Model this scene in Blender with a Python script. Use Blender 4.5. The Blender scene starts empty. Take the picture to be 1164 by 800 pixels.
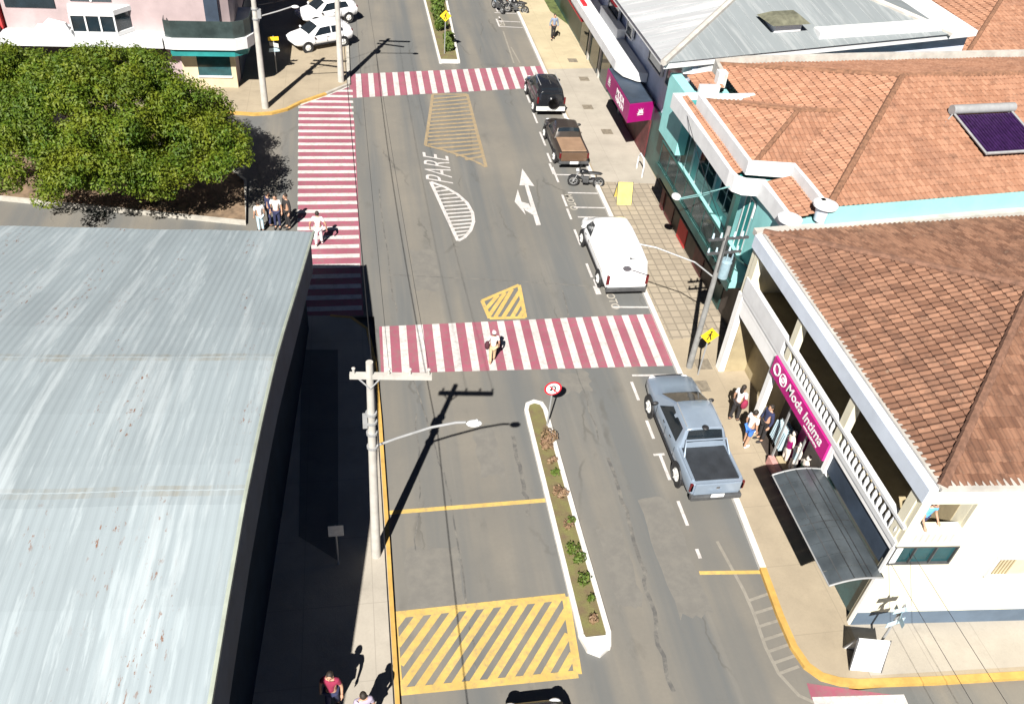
import bpy, bmesh, math, random
from mathutils import Vector, Matrix
random.seed(7)
sc = bpy.context.scene
C = sc.collection
PI = math.pi
# ------------------------------------------------------------------ survey of the photograph
CX, CY, F, H = 582.0, 400.0, 966.0, 21.0          # principal point, focal length (px of a 1164 px wide frame), camera height (m)
def _n(v): return Vector(v).normalized()
DN = _n((460-CX, 1546-CY, F)); SY = _n((378-CX, -436-CY, F))
SY = (SY - DN*SY.dot(DN)).normalized(); UP = -DN; SX = SY.cross(UP)
def gp(px, py, z=0.0):
    """ground survey: where the sight line through a photo point meets the level z"""
    d = Vector((px-CX, py-CY, F)); w = Vector((SX.dot(d), SY.dot(d), UP.dot(d)))
    t = (z-H)/w.z
    return (w.x*t, w.y*t)
def gpl(pts, z=0.0): return [gp(*p, z) for p in pts]
S = (0.412, 0.956)                                # shadow offset per metre of height
BASE = {}
# ------------------------------------------------------------------ mesh helper
class MB:
    def __init__(s): s.v = []; s.f = []; s.uv = None
    def add(s, vs, fs):
        o = len(s.v); s.v += [tuple(p) for p in vs]; s.f += [tuple(i+o for i in f) for f in fs]; return s
    def quad(s, *p): return s.add(p, [tuple(range(len(p)))])
    def box(s, x0, x1, y0, y1, z0, z1):
        return s.add([(x0,y0,z0),(x1,y0,z0),(x1,y1,z0),(x0,y1,z0),(x0,y0,z1),(x1,y0,z1),(x1,y1,z1),(x0,y1,z1)],
                     [(3,2,1,0),(4,5,6,7),(0,1,5,4),(1,2,6,5),(2,3,7,6),(3,0,4,7)])
    def obox(s, c, ax, hx, hy, z0, z1):
        """box with its long axis along the plan direction ax, centred on c"""
        a = Vector((ax[0], ax[1], 0)).normalized(); b = Vector((-a.y, a.x, 0)); c = Vector((c[0], c[1], 0))
        q = [c-a*hx-b*hy, c+a*hx-b*hy, c+a*hx+b*hy, c-a*hx+b*hy]
        return s.prism([(p.x, p.y) for p in q], z0, z1)
    def prism(s, poly, z0, z1, bottom=False):
        n = len(poly)
        ar = sum(poly[i][0]*poly[(i+1)%n][1]-poly[(i+1)%n][0]*poly[i][1] for i in range(n))
        if ar < 0: poly = poly[::-1]
        fs = [tuple(range(n, 2*n))] + [(i, (i+1)%n, (i+1)%n+n, i+n) for i in range(n)]
        if bottom: fs.append(tuple(range(n-1, -1, -1)))
        return s.add([(x,y,z0) for x,y in poly]+[(x,y,z1) for x,y in poly], fs)
    def sheet(s, poly, z):
        n = len(poly)
        ar = sum(poly[i][0]*poly[(i+1)%n][1]-poly[(i+1)%n][0]*poly[i][1] for i in range(n))
        if ar < 0: poly = poly[::-1]
        return s.add([(x,y,z) for x,y in poly], [tuple(range(n))])
    def strip(s, path, w, z):
        """flat painted line of width w along a path"""
        L = []; R = []
        n = len(path)
        for i,p in enumerate(path):
            a = Vector(path[max(i-1,0)]); b = Vector(path[min(i+1,n-1)]); d = (b-a).normalized(); q = Vector((-d.y, d.x))*w/2
            L.append((p[0]+q.x, p[1]+q.y, z)); R.append((p[0]-q.x, p[1]-q.y, z))
        o = len(s.v); s.v += L+R
        for i in range(n-1): s.f.append((o+n+i, o+n+i+1, o+i+1, o+i))
        return s
    def wallstrip(s, path, w, z0, z1):
        """upright band of thickness w along a plan path (kerbs, parapets)"""
        n = len(path); L = []; R = []
        for i,p in enumerate(path):
            a = Vector(path[max(i-1,0)]); b = Vector(path[min(i+1,n-1)]); d = (b-a).normalized()
            k = 1.0
            if 0 < i < n-1:
                d1 = (Vector(path[i])-a).normalized(); k = 1/max(.5, d.dot(d1))
            q = Vector((-d.y, d.x))*w/2*k
            L.append((p[0]+q.x, p[1]+q.y)); R.append((p[0]-q.x, p[1]-q.y))
        vs = [(x,y,z1) for x,y in L]+[(x,y,z1) for x,y in R]+[(x,y,z0) for x,y in L]+[(x,y,z0) for x,y in R]
        fs = []
        for i in range(n-1):
            fs += [(n+i, n+i+1, i+1, i), (i, i+1, 2*n+i+1, 2*n+i), (n+i+1, n+i, 3*n+i, 3*n+i+1), (2*n+i, 2*n+i+1, 3*n+i+1, 3*n+i)]
        fs += [(0, 2*n, 3*n, n), (n-1, 2*n-1, 4*n-1, 3*n-1)]
        return s.add(vs, fs)
    def cyl(s, p0, p1, r0, r1=None, n=12, cap=True):
        r1 = r0 if r1 is None else r1
        p0 = Vector(p0); p1 = Vector(p1); d = (p1-p0).normalized()
        a = d.orthogonal().normalized(); b = d.cross(a)
        vs = []
        for p, r in ((p0,r0),(p1,r1)):
            for i in range(n):
                t = 2*PI*i/n; vs.append(p+a*math.cos(t)*r+b*math.sin(t)*r)
        fs = [(i,(i+1)%n,(i+1)%n+n,i+n) for i in range(n)]
        if cap: fs += [tuple(range(n-1,-1,-1)), tuple(range(n,2*n))]
        return s.add(vs, fs)
    def tube(s, path, r, n=8):
        rs = r if isinstance(r, (list,tuple)) else [r]*len(path)
        P = [Vector(p) for p in path]; vs = []; up = None
        for i,p in enumerate(P):
            d = (P[min(i+1,len(P)-1)]-P[max(i-1,0)]).normalized()
            if up is None: a = d.orthogonal().normalized()
            else:
                a = (up - d*up.dot(d)); a = a.normalized() if a.length > 1e-6 else d.orthogonal().normalized()
            up = a; b = d.cross(a)
            for k in range(n):
                t = 2*PI*k/n; vs.append(p+a*math.cos(t)*rs[i]+b*math.sin(t)*rs[i])
        fs = []
        for i in range(len(P)-1):
            for k in range(n):
                fs.append((i*n+k, i*n+(k+1)%n, (i+1)*n+(k+1)%n, (i+1)*n+k))
        fs += [tuple(range(n-1,-1,-1)), tuple(range((len(P)-1)*n, len(P)*n))]
        return s.add(vs, fs)
    def ell(s, c, r, nu=12, nv=8):
        vs = [(c[0], c[1], c[2]-r[2])]; fs = []
        for j in range(1, nv):
            ph = -PI/2+PI*j/nv
            for i in range(nu):
                t = 2*PI*i/nu
                vs.append((c[0]+r[0]*math.cos(ph)*math.cos(t), c[1]+r[1]*math.cos(ph)*math.sin(t), c[2]+r[2]*math.sin(ph)))
        vs.append((c[0], c[1], c[2]+r[2])); top = len(vs)-1
        for i in range(nu):
            fs.append((0, 1+(i+1)%nu, 1+i)); fs.append((top, top-nu+i, top-nu+(i+1)%nu))
        for j in range(nv-2):
            for i in range(nu):
                a = 1+j*nu+i; b = 1+j*nu+(i+1)%nu; fs.append((a, b, b+nu, a+nu))
        return s.add(vs, fs)
    def torus(s, c, ax, R, r, n=20, m=8):
        c = Vector(c); ax = Vector(ax).normalized(); a = ax.orthogonal().normalized(); b = ax.cross(a); vs = []
        for i in range(n):
            t = 2*PI*i/n; e = a*math.cos(t)+b*math.sin(t)
            for k in range(m):
                p = 2*PI*k/m; vs.append(c+e*(R+r*math.cos(p))+ax*r*math.sin(p))
        fs = [(i*m+k, ((i+1)%n)*m+k, ((i+1)%n)*m+(k+1)%m, i*m+(k+1)%m) for i in range(n) for k in range(m)]
        return s.add(vs, fs)
    def build(s, name, mat, parent=None, smooth=False, bevel=0, kind=None):
        me = bpy.data.meshes.new(name)
        off = BASE.get(parent.name) if parent is not None else None
        if parent is not None and off is None and parent.parent is not None: off = BASE.get(parent.parent.name)
        vs = s.v
        if off: vs = [(x-off[0], y-off[1], z-off[2]) for x,y,z in vs]
        me.from_pydata(vs, [], s.f); me.update()
        if s.uv:
            lay = me.uv_layers.new(name='UVMap')
            for li, l in enumerate(me.loops): lay.data[li].uv = s.uv[l.vertex_index]
        bm = bmesh.new(); bm.from_mesh(me); 
        if not s.uv: bmesh.ops.recalc_face_normals(bm, faces=bm.faces) if name in RECALC else None
        bm.to_mesh(me); bm.free()
        if isinstance(mat, str): mat = M[mat]
        me.materials.append(mat)
        if smooth:
            for p in me.polygons: p.use_smooth = True
            try: me.set_sharp_from_angle(angle=math.radians(smooth if smooth is not True else 40))
            except Exception: pass
        o = bpy.data.objects.new(name, me); C.objects.link(o)
        if parent is not None: o.parent = parent
        if bevel:
            b = o.modifiers.new('bevel', 'BEVEL'); b.width = bevel; b.segments = 2; b.limit_method = 'ANGLE'; b.angle_limit = math.radians(35)
        if kind: o['kind'] = kind
        return o
RECALC = {'body','wall','roof','sign_plate'}
def tag(o, label, cat, group=None, kind=None):
    o['label'] = label; o['category'] = cat
    if group: o['group'] = group
    if kind: o['kind'] = kind
    return o
def thing(name, label, cat, loc=(0,0,0), rotz=0, group=None, glob=False):
    o = bpy.data.objects.new(name, None); C.objects.link(o); o.empty_display_size = .3
    o.location = loc; o.rotation_euler = (0,0,rotz); tag(o, label, cat, group)
    if glob: BASE[o.name] = loc
    return o
def dup(root, loc, rotz, label=None, scale=None):
    r = root.copy(); C.objects.link(r); r.location = loc; r.rotation_euler = (0,0,rotz)
    if label: r['label'] = label
    if scale: r.scale = (scale,)*3
    for ch in list(root.children):
        c = ch.copy(); C.objects.link(c); c.parent = r
        for g in list(ch.children):
            d = g.copy(); C.objects.link(d); d.parent = c
    return r
# ------------------------------------------------------------------ materials
M = {}
def nodes(name):
    m = bpy.data.materials.new(name); m.use_nodes = True
    nt = m.node_tree; return m, nt, nt.nodes['Principled BSDF']
def mix(nt, a, b, fac):
    n = nt.nodes.new('ShaderNodeMix'); n.data_type = 'RGBA'
    for inp, val in ((n.inputs[0], fac), (n.inputs[6], a), (n.inputs[7], b)):
        if hasattr(val, 'is_output'): nt.links.new(val, inp)
        elif isinstance(val, (tuple, list)): inp.default_value = (*val[:3], 1)
        else: inp.default_value = val
    return n.outputs[2]
def noise(nt, vec, scale, detail=6, rough=.6, lo=.35, hi=.65, mapscale=None):
    if mapscale:
        mp = nt.nodes.new('ShaderNodeMapping'); mp.inputs['Scale'].default_value = mapscale; nt.links.new(vec, mp.inputs[0]); vec = mp.outputs[0]
    n = nt.nodes.new('ShaderNodeTexNoise'); n.inputs['Scale'].default_value = scale; n.inputs['Detail'].default_value = detail; n.inputs['Roughness'].default_value = rough
    nt.links.new(vec, n.inputs['Vector'])
    r = nt.nodes.new('ShaderNodeMapRange'); r.inputs[1].default_value = lo; r.inputs[2].default_value = hi
    nt.links.new(n.outputs[0], r.inputs[0]); return r.outputs[0]
def mth(nt, op, a, b=0.0):
    n = nt.nodes.new('ShaderNodeMath'); n.operation = op
    for inp, val in ((n.inputs[0], a), (n.inputs[1], b)):
        if hasattr(val, 'is_output'): nt.links.new(val, inp)
        else: inp.default_value = val
    return n.outputs[0]
def bump(nt, p, h, strength=.3, dist=.02):
    b = nt.nodes.new('ShaderNodeBump'); b.inputs['Strength'].default_value = strength; b.inputs['Distance'].default_value = dist
    nt.links.new(h, b.inputs['Height']); nt.links.new(b.outputs[0], p.inputs['Normal'])
def coord(nt, which='Object'):
    return nt.nodes.new('ShaderNodeTexCoord').outputs[which]
def mul(c, k): return tuple(min(1, x*k) for x in c[:3])
def mat(name, col, rough=.7, var=.18, scale=2.5, metal=0, bmp=0, col2=None, coat=0, dirt=0):
    m, nt, p = nodes(name); v = coord(nt)
    f = noise(nt, v, scale)
    c = mix(nt, mul(col, 1-var), col2 or mul(col, 1+var), f)
    if dirt:
        d = noise(nt, v, .9, 8, .7, .5, .72, (1,1,.35)); c = mix(nt, c, mul(col, .45), mth(nt, 'MULTIPLY', d, dirt))
    nt.links.new(c, p.inputs['Base Color'])
    p.inputs['Roughness'].default_value = rough; p.inputs['Metallic'].default_value = metal
    p.inputs['Coat Weight'].default_value = coat
    if bmp: bump(nt, p, noise(nt, v, scale*14, 4, .6, .3, .7), bmp, .02)
    M[name] = m; return m
def glassmat(name, col, rough=.06):
    m, nt, p = nodes(name); v = coord(nt)
    nt.links.new(mix(nt, mul(col,.75), mul(col,1.3), noise(nt, v, 1.5)), p.inputs['Base Color'])
    p.inputs['Roughness'].default_value = rough; p.inputs['Specular IOR Level'].default_value = .7
    M[name] = m; return m
def asphalt(name, base, seed):
    m, nt, p = nodes(name); v = coord(nt)
    big = noise(nt, v, .22, 6, .6, .35, .68)
    lane = noise(nt, v, 1.0, 4, .5, .42, .60, (.6, .03, 1))
    fine = noise(nt, v, 9, 8, .7, .3, .7)
    c = mix(nt, mul(base,.86), mul((base[0]*1.05,base[1]*1.01,base[2]*.95),1.1), big)
    c = mix(nt, c, mul((base[0]*.84,base[1]*.94,base[2]*1.08),.74), mth(nt,'MULTIPLY',lane,.95))
    c = mix(nt, c, mul(base,1.35), mth(nt,'MULTIPLY',noise(nt, v, 1.0, 5, .6, .58, .75, (1.3,.06,1)),.35))
    c = mix(nt, c, mul(base,.72), mth(nt,'MULTIPLY',fine,.25))
    # oil stains
    st = noise(nt, v, .8, 7, .65, .60, .76, (1,.55,1)); c = mix(nt, c, mul(base,.5), mth(nt,'MULTIPLY',st,.55))
    # cracks along the lanes
    w = noise(nt, v, .7, 4, .6, 0, 1)
    mp = nt.nodes.new('ShaderNodeMapping'); mp.inputs['Scale'].default_value = (.33,.07,1); mp.inputs['Location'].default_value = (seed, seed*.7, 0)
    nt.links.new(v, mp.inputs[0])
    ad = nt.nodes.new('ShaderNodeVectorMath'); ad.operation = 'ADD'
    cmb = nt.nodes.new('ShaderNodeCombineXYZ'); nt.links.new(mth(nt,'MULTIPLY',w,.35), cmb.inputs[0]); nt.links.new(mth(nt,'MULTIPLY',w,.1), cmb.inputs[1])
    nt.links.new(mp.outputs[0], ad.inputs[0]); nt.links.new(cmb.outputs[0], ad.inputs[1])
    vo = nt.nodes.new('ShaderNodeTexVoronoi'); vo.feature = 'DISTANCE_TO_EDGE'; vo.inputs['Scale'].default_value = 1.0
    nt.links.new(ad.outputs[0], vo.inputs['Vector'])
    r = nt.nodes.new('ShaderNodeMapRange'); r.inputs[1].default_value = .004; r.inputs[2].default_value = .014; r.inputs[3].default_value = 1; r.inputs[4].default_value = 0
    nt.links.new(vo.outputs['Distance'], r.inputs[0])
    c = mix(nt, c, mul(base,.45), mth(nt,'MULTIPLY',r.outputs[0],mth(nt,'MULTIPLY',noise(nt, v, .35, 3, .5, .5, .6),.5)))
    nt.links.new(c, p.inputs['Base Color']); p.inputs['Roughness'].default_value = .85
    bump(nt, p, noise(nt, v, 60, 3, .6, .2, .8), .15, .01)
    M[name] = m
asphalt('asphalt', (.164,.155,.138), 3.1)
def paint(name, col, wear, under=(.15,.138,.118), alpha=.0):
    m, nt, p = nodes(name); v = coord(nt)
    c = mix(nt, mul(col,.88), mul(col,1.05), noise(nt, v, 1.2))
    w = noise(nt, v, 5, 8, .72, .62-wear*.35, .92-wear*.3)
    c = mix(nt, c, mul(under,1.1), mth(nt,'MULTIPLY',w,.85)); 
    w2 = noise(nt, v, .5, 3, .6, .45, .75); c = mix(nt, c, mul(col,.72), mth(nt,'MULTIPLY',w2,.6))
    nt.links.new(c, p.inputs['Base Color']); p.inputs['Roughness'].default_value = .7; M[name] = m
paint('white_paint', (.52,.495,.485), .42)
paint('red_paint', (.285,.080,.120), .52)
paint('yellow_paint', (.52,.36,.105), .45)
paint('orange_paint', (.33,.245,.135), .72)
paint('faded_paint', (.42,.39,.34), .6)
def pavers(name, base, sx, sy, k=.62):
    m, nt, p = nodes(name); v = coord(nt)
    br = nt.nodes.new('ShaderNodeTexBrick'); br.offset = 0; br.inputs['Scale'].default_value = 1
    br.inputs['Brick Width'].default_value = sx; br.inputs['Row Height'].default_value = sy; br.inputs['Mortar Size'].default_value = .035
    br.inputs['Color1'].default_value = (*mul(base,.85),1); br.inputs['Color2'].default_value = (*mul(base,1.12),1); br.inputs['Mortar'].default_value = (*mul(base,k),1)
    nt.links.new(v, br.inputs['Vector'])
    c = mix(nt, br.outputs[0], mul(base,.75), mth(nt,'MULTIPLY',noise(nt, v, .8, 7, .65, .4, .75),.6))
    nt.links.new(c, p.inputs['Base Color']); p.inputs['Roughness'].default_value = .85; M[name] = m
pavers('pavers', (.30,.255,.195), .42, .42)
def concrete(name, base):
    m, nt, p = nodes(name); v = coord(nt)
    c = mix(nt, mul(base,.88), mul(base,1.1), noise(nt, v, .5, 7, .65))
    c = mix(nt, c, mul(base,.62), mth(nt,'MULTIPLY',noise(nt, v, 1.1, 8, .7, .56, .78),.6))
    c = mix(nt, c, mul(base,.7), mth(nt,'MULTIPLY',noise(nt, v, 14, 5, .7, .5, .8),.3))
    br = nt.nodes.new('ShaderNodeTexBrick'); br.offset = 0; br.inputs['Brick Width'].default_value = 1.9; br.inputs['Row Height'].default_value = 2.3; br.inputs['Mortar Size'].default_value = .012; br.inputs['Scale'].default_value = 1
    br.inputs['Color1'].default_value = (0,0,0,1); br.inputs['Color2'].default_value = (0,0,0,1); br.inputs['Mortar'].default_value = (1,1,1,1)
    nt.links.new(v, br.inputs['Vector'])
    c = mix(nt, c, mul(base,.72), mth(nt,'MULTIPLY',br.outputs[0],.7))
    nt.links.new(c, p.inputs['Base Color']); p.inputs['Roughness'].default_value = .88; bump(nt, p, noise(nt, v, 30, 4), .15, .01); M[name] = m
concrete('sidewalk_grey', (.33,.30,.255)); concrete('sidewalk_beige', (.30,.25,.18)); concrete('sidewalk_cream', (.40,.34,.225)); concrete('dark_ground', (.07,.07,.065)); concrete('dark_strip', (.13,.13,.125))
def tiles(name, c1, c2, c3, su=.2, sv=.33):
    """clay tiles: a tone of its own for every tile (the barrels are real geometry)"""
    m, nt, p = nodes(name); uv = coord(nt, 'UV'); ob = coord(nt)
    mp = nt.nodes.new('ShaderNodeMapping'); mp.inputs['Scale'].default_value = (1/su, 1/sv, 1); nt.links.new(uv, mp.inputs[0])
    fl = nt.nodes.new('ShaderNodeVectorMath'); fl.operation = 'FLOOR'; nt.links.new(mp.outputs[0], fl.inputs[0])
    wn = nt.nodes.new('ShaderNodeTexWhiteNoise'); nt.links.new(fl.outputs[0], wn.inputs['Vector'])
    c = mix(nt, c1, c2, wn.outputs['Value'])
    c = mix(nt, c, c3, mth(nt,'MULTIPLY',noise(nt, ob, .55, 7, .7, .45, .7),.55))
    c = mix(nt, c, mul(c1,.35), mth(nt,'MULTIPLY',noise(nt, ob, 2.2, 8, .75, .52, .7),.6))
    c = mix(nt, c, (.30,.26,.20), mth(nt,'MULTIPLY',noise(nt, ob, 5, 6, .7, .62, .74),.45))
    nt.links.new(c, p.inputs['Base Color']); p.inputs['Roughness'].default_value = .9; M[name] = m
tiles('brown_tiles', (.125,.058,.034), (.245,.128,.080), (.085,.045,.032))
tiles('orange_tiles', (.255,.122,.072), (.345,.182,.115), (.18,.09,.06))
def sheetmetal(name, base, rust=1.0, wid=1.05):
    m, nt, p = nodes(name); uv = coord(nt, 'UV')
    mp = nt.nodes.new('ShaderNodeMapping'); mp.inputs['Scale'].default_value = (1/wid, .0, 1)
    # the sheet edges wander a little
    nt.links.new(uv, mp.inputs[0])
    fl = nt.nodes.new('ShaderNodeVectorMath'); fl.operation = 'FLOOR'; nt.links.new(mp.outputs[0], fl.inputs[0])
    wn = nt.nodes.new('ShaderNodeTexWhiteNoise'); nt.links.new(fl.outputs[0], wn.inputs['Vector'])
    c = mix(nt, mul(base,.90), mul(base,1.07), wn.outputs['Value'])
    s0 = noise(nt, uv, 1, 6, .6, .35, .7, (.35,.22,1)); c = mix(nt, c, mul(base,.82), mth(nt,'MULTIPLY',s0,.5))
    s1 = noise(nt, uv, 1, 8, .68, .52, .60, (1.15,.10,1)); c = mix(nt, c, mul((base[0]*1.06,base[1]*1.02,base[2]),1.27), mth(nt,'MULTIPLY',s1,.75))
    s4 = noise(nt, uv, 1, 6, .7, .56, .62, (3.2,.3,1)); c = mix(nt, c, mul((base[0]*1.05,base[1]*1.02,base[2]),1.3), mth(nt,'MULTIPLY',s4,.45))
    s2 = noise(nt, uv, 1, 7, .65, .55, .72, (2.6,.2,1)); c = mix(nt, c, mul(base,.72), mth(nt,'MULTIPLY',s2,.4))
    if rust == 1.0:   # dirty laps where the sheets overlap
        sp = nt.nodes.new('ShaderNodeSeparateXYZ'); nt.links.new(uv, sp.inputs[0])
        for vv_ in (9.22, 46.40, 50.86, 85.0):
            cp = nt.nodes.new('ShaderNodeMath'); cp.operation = 'COMPARE'; nt.links.new(sp.outputs[1], cp.inputs[0]); cp.inputs[1].default_value = vv_; cp.inputs[2].default_value = .07
            c = mix(nt, c, (.22,.205,.165), mth(nt,'MULTIPLY',cp.outputs[0],mth(nt,'MULTIPLY',noise(nt, uv, 1, 5, .7, .42, .62, (1.1,.0,1)),.6)))
    if rust:
        r1 = noise(nt, uv, 1, 5, .7, .585, .63, (9,3.0,1)); r2 = noise(nt, uv, 1, 3, .55, .54, .62, (.9,.13,1))
        c = mix(nt, c, (.17,.075,.04), mth(nt,'MULTIPLY',mth(nt,'MULTIPLY',r1,r2),.9*rust))
    nt.links.new(c, p.inputs['Base Color']); p.inputs['Roughness'].default_value = .85; p.inputs['Specular IOR Level'].default_value = .25
    M[name] = m
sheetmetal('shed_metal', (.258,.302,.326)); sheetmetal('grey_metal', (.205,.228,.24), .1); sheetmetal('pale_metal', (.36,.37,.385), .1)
for a in [('cream_wall',(.64,.605,.475),.8,.05,1),('white_wall',(.80,.80,.79),.75,.06,1.2),('blue_dado',(.085,.12,.165),.7,.12,1),
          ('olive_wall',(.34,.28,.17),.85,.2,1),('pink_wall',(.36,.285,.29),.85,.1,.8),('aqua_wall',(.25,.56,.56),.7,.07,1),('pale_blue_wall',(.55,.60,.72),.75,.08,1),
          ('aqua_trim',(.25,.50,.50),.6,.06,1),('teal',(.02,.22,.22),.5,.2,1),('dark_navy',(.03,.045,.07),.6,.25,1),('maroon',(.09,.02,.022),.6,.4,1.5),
          ('shop_dark',(.045,.035,.03),.6,.4,1.5),('magenta',(.42,.006,.17),.45,.1,.6),('hot_magenta',(.26,.004,.115),.4,.08,.8),('red_sign',(.5,.02,.03),.5,.1,1),
          ('white_trim',(.62,.63,.64),.6,.05,2),('fascia',(.55,.61,.70),.55,.08,.8),('brown_metal',(.09,.05,.03),.5,.2,2),('beige_wall',(.52,.44,.30),.85,.12,1),
          ('pink_step',(.48,.24,.22),.8,.15,2),('concrete_pole',(.40,.385,.355),.85,.12,3),('grey_gutter',(.40,.38,.35),.7,.15,2),('green_dark',(.02,.06,.055),.4,.3,1),
          ('kerb_white',(.55,.53,.50),.7,.12,3),('kerb_yellow',(.44,.27,.07),.7,.14,3),('kerb_grey',(.36,.34,.30),.8,.15,3),('soil',(.16,.11,.07),.95,.35,3),
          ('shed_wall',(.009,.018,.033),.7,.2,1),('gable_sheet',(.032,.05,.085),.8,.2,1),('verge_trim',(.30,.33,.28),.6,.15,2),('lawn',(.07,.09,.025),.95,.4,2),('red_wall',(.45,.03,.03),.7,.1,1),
          ('steel',(.26,.265,.27),.4,.1,4),('dark_steel',(.06,.062,.065),.5,.2,4),('black_plastic',(.016,.016,.018),.55,.2,5),('rubber',(.018,.018,.019),.85,.2,5),
          ('pole_dark',(.20,.20,.195),.85,.2,3),('transformer',(.22,.31,.36),.45,.12,5),('sign_yellow',(.75,.50,.02),.5,.06,5),('sign_red',(.50,.015,.03),.5,.06,5),('sign_white',(.8,.8,.8),.5,.04,5),
          ('sign_black',(.01,.01,.01),.5,.05,5),('board_yellow',(.68,.55,.13),.6,.12,3),('bark',(.10,.065,.04),.95,.35,5),('cable',(.012,.012,.013),.6,.1,5),
          ('skin',(.42,.24,.16),.6,.06,8),('hair',(.02,.014,.01),.7,.2,20),('cloth_white',(.74,.74,.76),.9,.06,5),('cloth_maroon',(.22,.015,.05),.9,.12,5),
          ('cloth_navy',(.02,.025,.07),.9,.15,5),('cloth_black',(.02,.018,.02),.9,.2,5),('cloth_tan',(.50,.36,.22),.9,.1,5),('cloth_lilac',(.33,.29,.38),.9,.1,5),
          ('cloth_blue',(.05,.17,.55),.9,.1,5),('cloth_sky',(.12,.42,.80),.9,.15,5),('cloth_steel',(.16,.20,.28),.9,.12,5),('cloth_dark_maroon',(.05,.012,.02),.9,.2,5),
          ('mannequin',(.62,.56,.50),.5,.08,5),('cloth_green',(.05,.12,.07),.9,.2,5),('cloth_pale_blue',(.42,.55,.62),.9,.1,5),('cap_pink',(.55,.42,.45),.9,.1,5),
          ('plate_metal',(.6,.6,.58),.5,.1,8),('orange_junk',(.35,.17,.05),.8,.4,6),('manhole',(.17,.145,.11),.8,.25,6),('brown_awning',(.07,.045,.03),.7,.25,2)]:
    mat(a[0], a[1], a[2], a[3], a[4], bmp=.08 if 'wall' in a[0] else 0, dirt=.22 if a[0] in ('cream_wall','white_wall','pink_wall','aqua_wall','fascia','white_trim','concrete_pole','olive_wall') else 0)
for n, col, met, rg in [('paint_silver',(.25,.31,.39),.3,.3),('paint_white',(.80,.81,.83),0,.3),('paint_black',(.012,.013,.016),0,.2),('paint_brown',(.16,.10,.065),.35,.33),('paint_pale_blue',(.55,.62,.68),.1,.3),('paint_red',(.30,.02,.02),0,.3)]:
    mat(n, col, rg, .05, 1.5, met, coat=.6)
mat('chrome', (.6,.6,.62), .15, .05, 3, 1); mat('bed_cover', (.022,.026,.032), .55, .2, 3); mat('tan_cover', (.24,.155,.10), .6, .12, 2)
mat('solar_glass', (.028,.010,.05), .3, .35, 5); mat('lamp_red', (.10,.008,.010), .25, .1, 6); mat('lamp_clear', (.7,.72,.75), .15, .05, 6)
glassmat('car_glass', (.012,.017,.022)); glassmat('window_glass', (.012,.022,.03)); glassmat('teal_glass', (.015,.06,.07), .1); glassmat('rail_glass', (.035,.05,.05), .12)
glassmat('awning_sheet', (.05,.06,.068), .3)
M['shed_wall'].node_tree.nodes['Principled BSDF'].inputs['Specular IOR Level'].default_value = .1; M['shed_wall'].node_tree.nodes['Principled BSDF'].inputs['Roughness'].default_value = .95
# leaves
def leafmat(name, a, b, c_):
    m, nt, p = nodes(name); v = coord(nt)
    g = nt.nodes.new('ShaderNodeNewGeometry')
    c = mix(nt, a, b, g.outputs['Random Per Island'])
    c = mix(nt, c, c_, mth(nt,'MULTIPLY',noise(nt, v, .9, 4, .6, .42, .62),.7)); c = mix(nt, c, mul(a,.8), mth(nt,'MULTIPLY',noise(nt, v, .55, 3, .55, .5, .62),.55))
    nt.links.new(c, p.inputs['Base Color']); p.inputs['Roughness'].default_value = .6
    p.inputs['Subsurface Weight'].default_value = 0
    tr = nt.nodes.new('ShaderNodeBsdfTranslucent'); nt.links.new(c, tr.inputs[0])
    ms = nt.nodes.new('ShaderNodeMixShader'); ms.inputs[0].default_value = .35
    nt.links.new(p.outputs[0], ms.inputs[1]); nt.links.new(tr.outputs[0], ms.inputs[2])
    nt.links.new(ms.outputs[0], nt.nodes['Material Output'].inputs[0]); M[name] = m
leafmat('tree_leaf', (.050,.115,.005), (.145,.205,.010), (.20,.22,.013)); leafmat('shrub_leaf', (.06,.12,.015), (.14,.2,.03), (.12,.15,.03)); leafmat('dry_leaf', (.26,.15,.10), (.34,.23,.14), (.2,.16,.06))
# ------------------------------------------------------------------ GROUND
ground = MB().sheet([(-400,-400),(400,-400),(400,500),(-400,500)], -.12).build('ground', 'dark_ground', kind='structure')
road = MB().sheet([(.5,-30),(60,-30),(60,9.4),(12.6,9.8),(12.6,130),(-.15,130),(-.15,49),(-60,49),(-60,26.9),(.5,26.9)], 0).build('road', 'asphalt', kind='structure')
KR = [(12.15,130),(12.15,60),(12.02,42),(12.02,33),(11.94,26.4),(11.86,23.1),(11.83,19.6),(11.80,16.4),(11.66,13.8)]
KY = [(11.66,13.8),(11.54,12.2),(11.53,11.2),(11.66,10.6),(11.95,10.25),(12.4,10.05),(12.9,9.95),(15.1,9.77),(17.8,9.62),(45,8.1)]
rs = KR + KY[1:] + [(60,8),(60,130)]
MB().prism(rs, -.1, .12).build('sidewalk', 'sidewalk_beige', kind='structure')
MB().wallstrip(KR, .2, -.05, .128).build('kerb', 'kerb_white', kind='structure')
MB().wallstrip(KY, .2, -.05, .130).build('kerb', 'kerb_yellow', kind='structure')
MB().sheet([(12.06,24.6),(14.9,24.9),(15.3,37.0),(12.15,37.3)], .124).build('paver_walk', 'pavers', kind='structure')
MB().sheet([(12.2,37.3),(15.3,37.0),(15.75,52),(12.3,51.7)], .124).build('sidewalk', 'sidewalk_grey', kind='structure')
MB().sheet([(12.3,51.7),(15.75,52),(15.9,66),(12.3,66)], .124).build('sidewalk', 'sidewalk_cream', kind='structure')
MB().sheet([(11.98,8.8),(60,6),(60,11),(13.4,12.0),(13.3,10.2)], .1265).v
MB().sheet([(13.3,10.1),(45,8.35),(45,9.4),(13.45,11.66)], .124).build('sidewalk', 'sidewalk_grey', kind='structure')
gl = gpl([(640,0),(655,0),(665,22),(650,22)])
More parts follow.
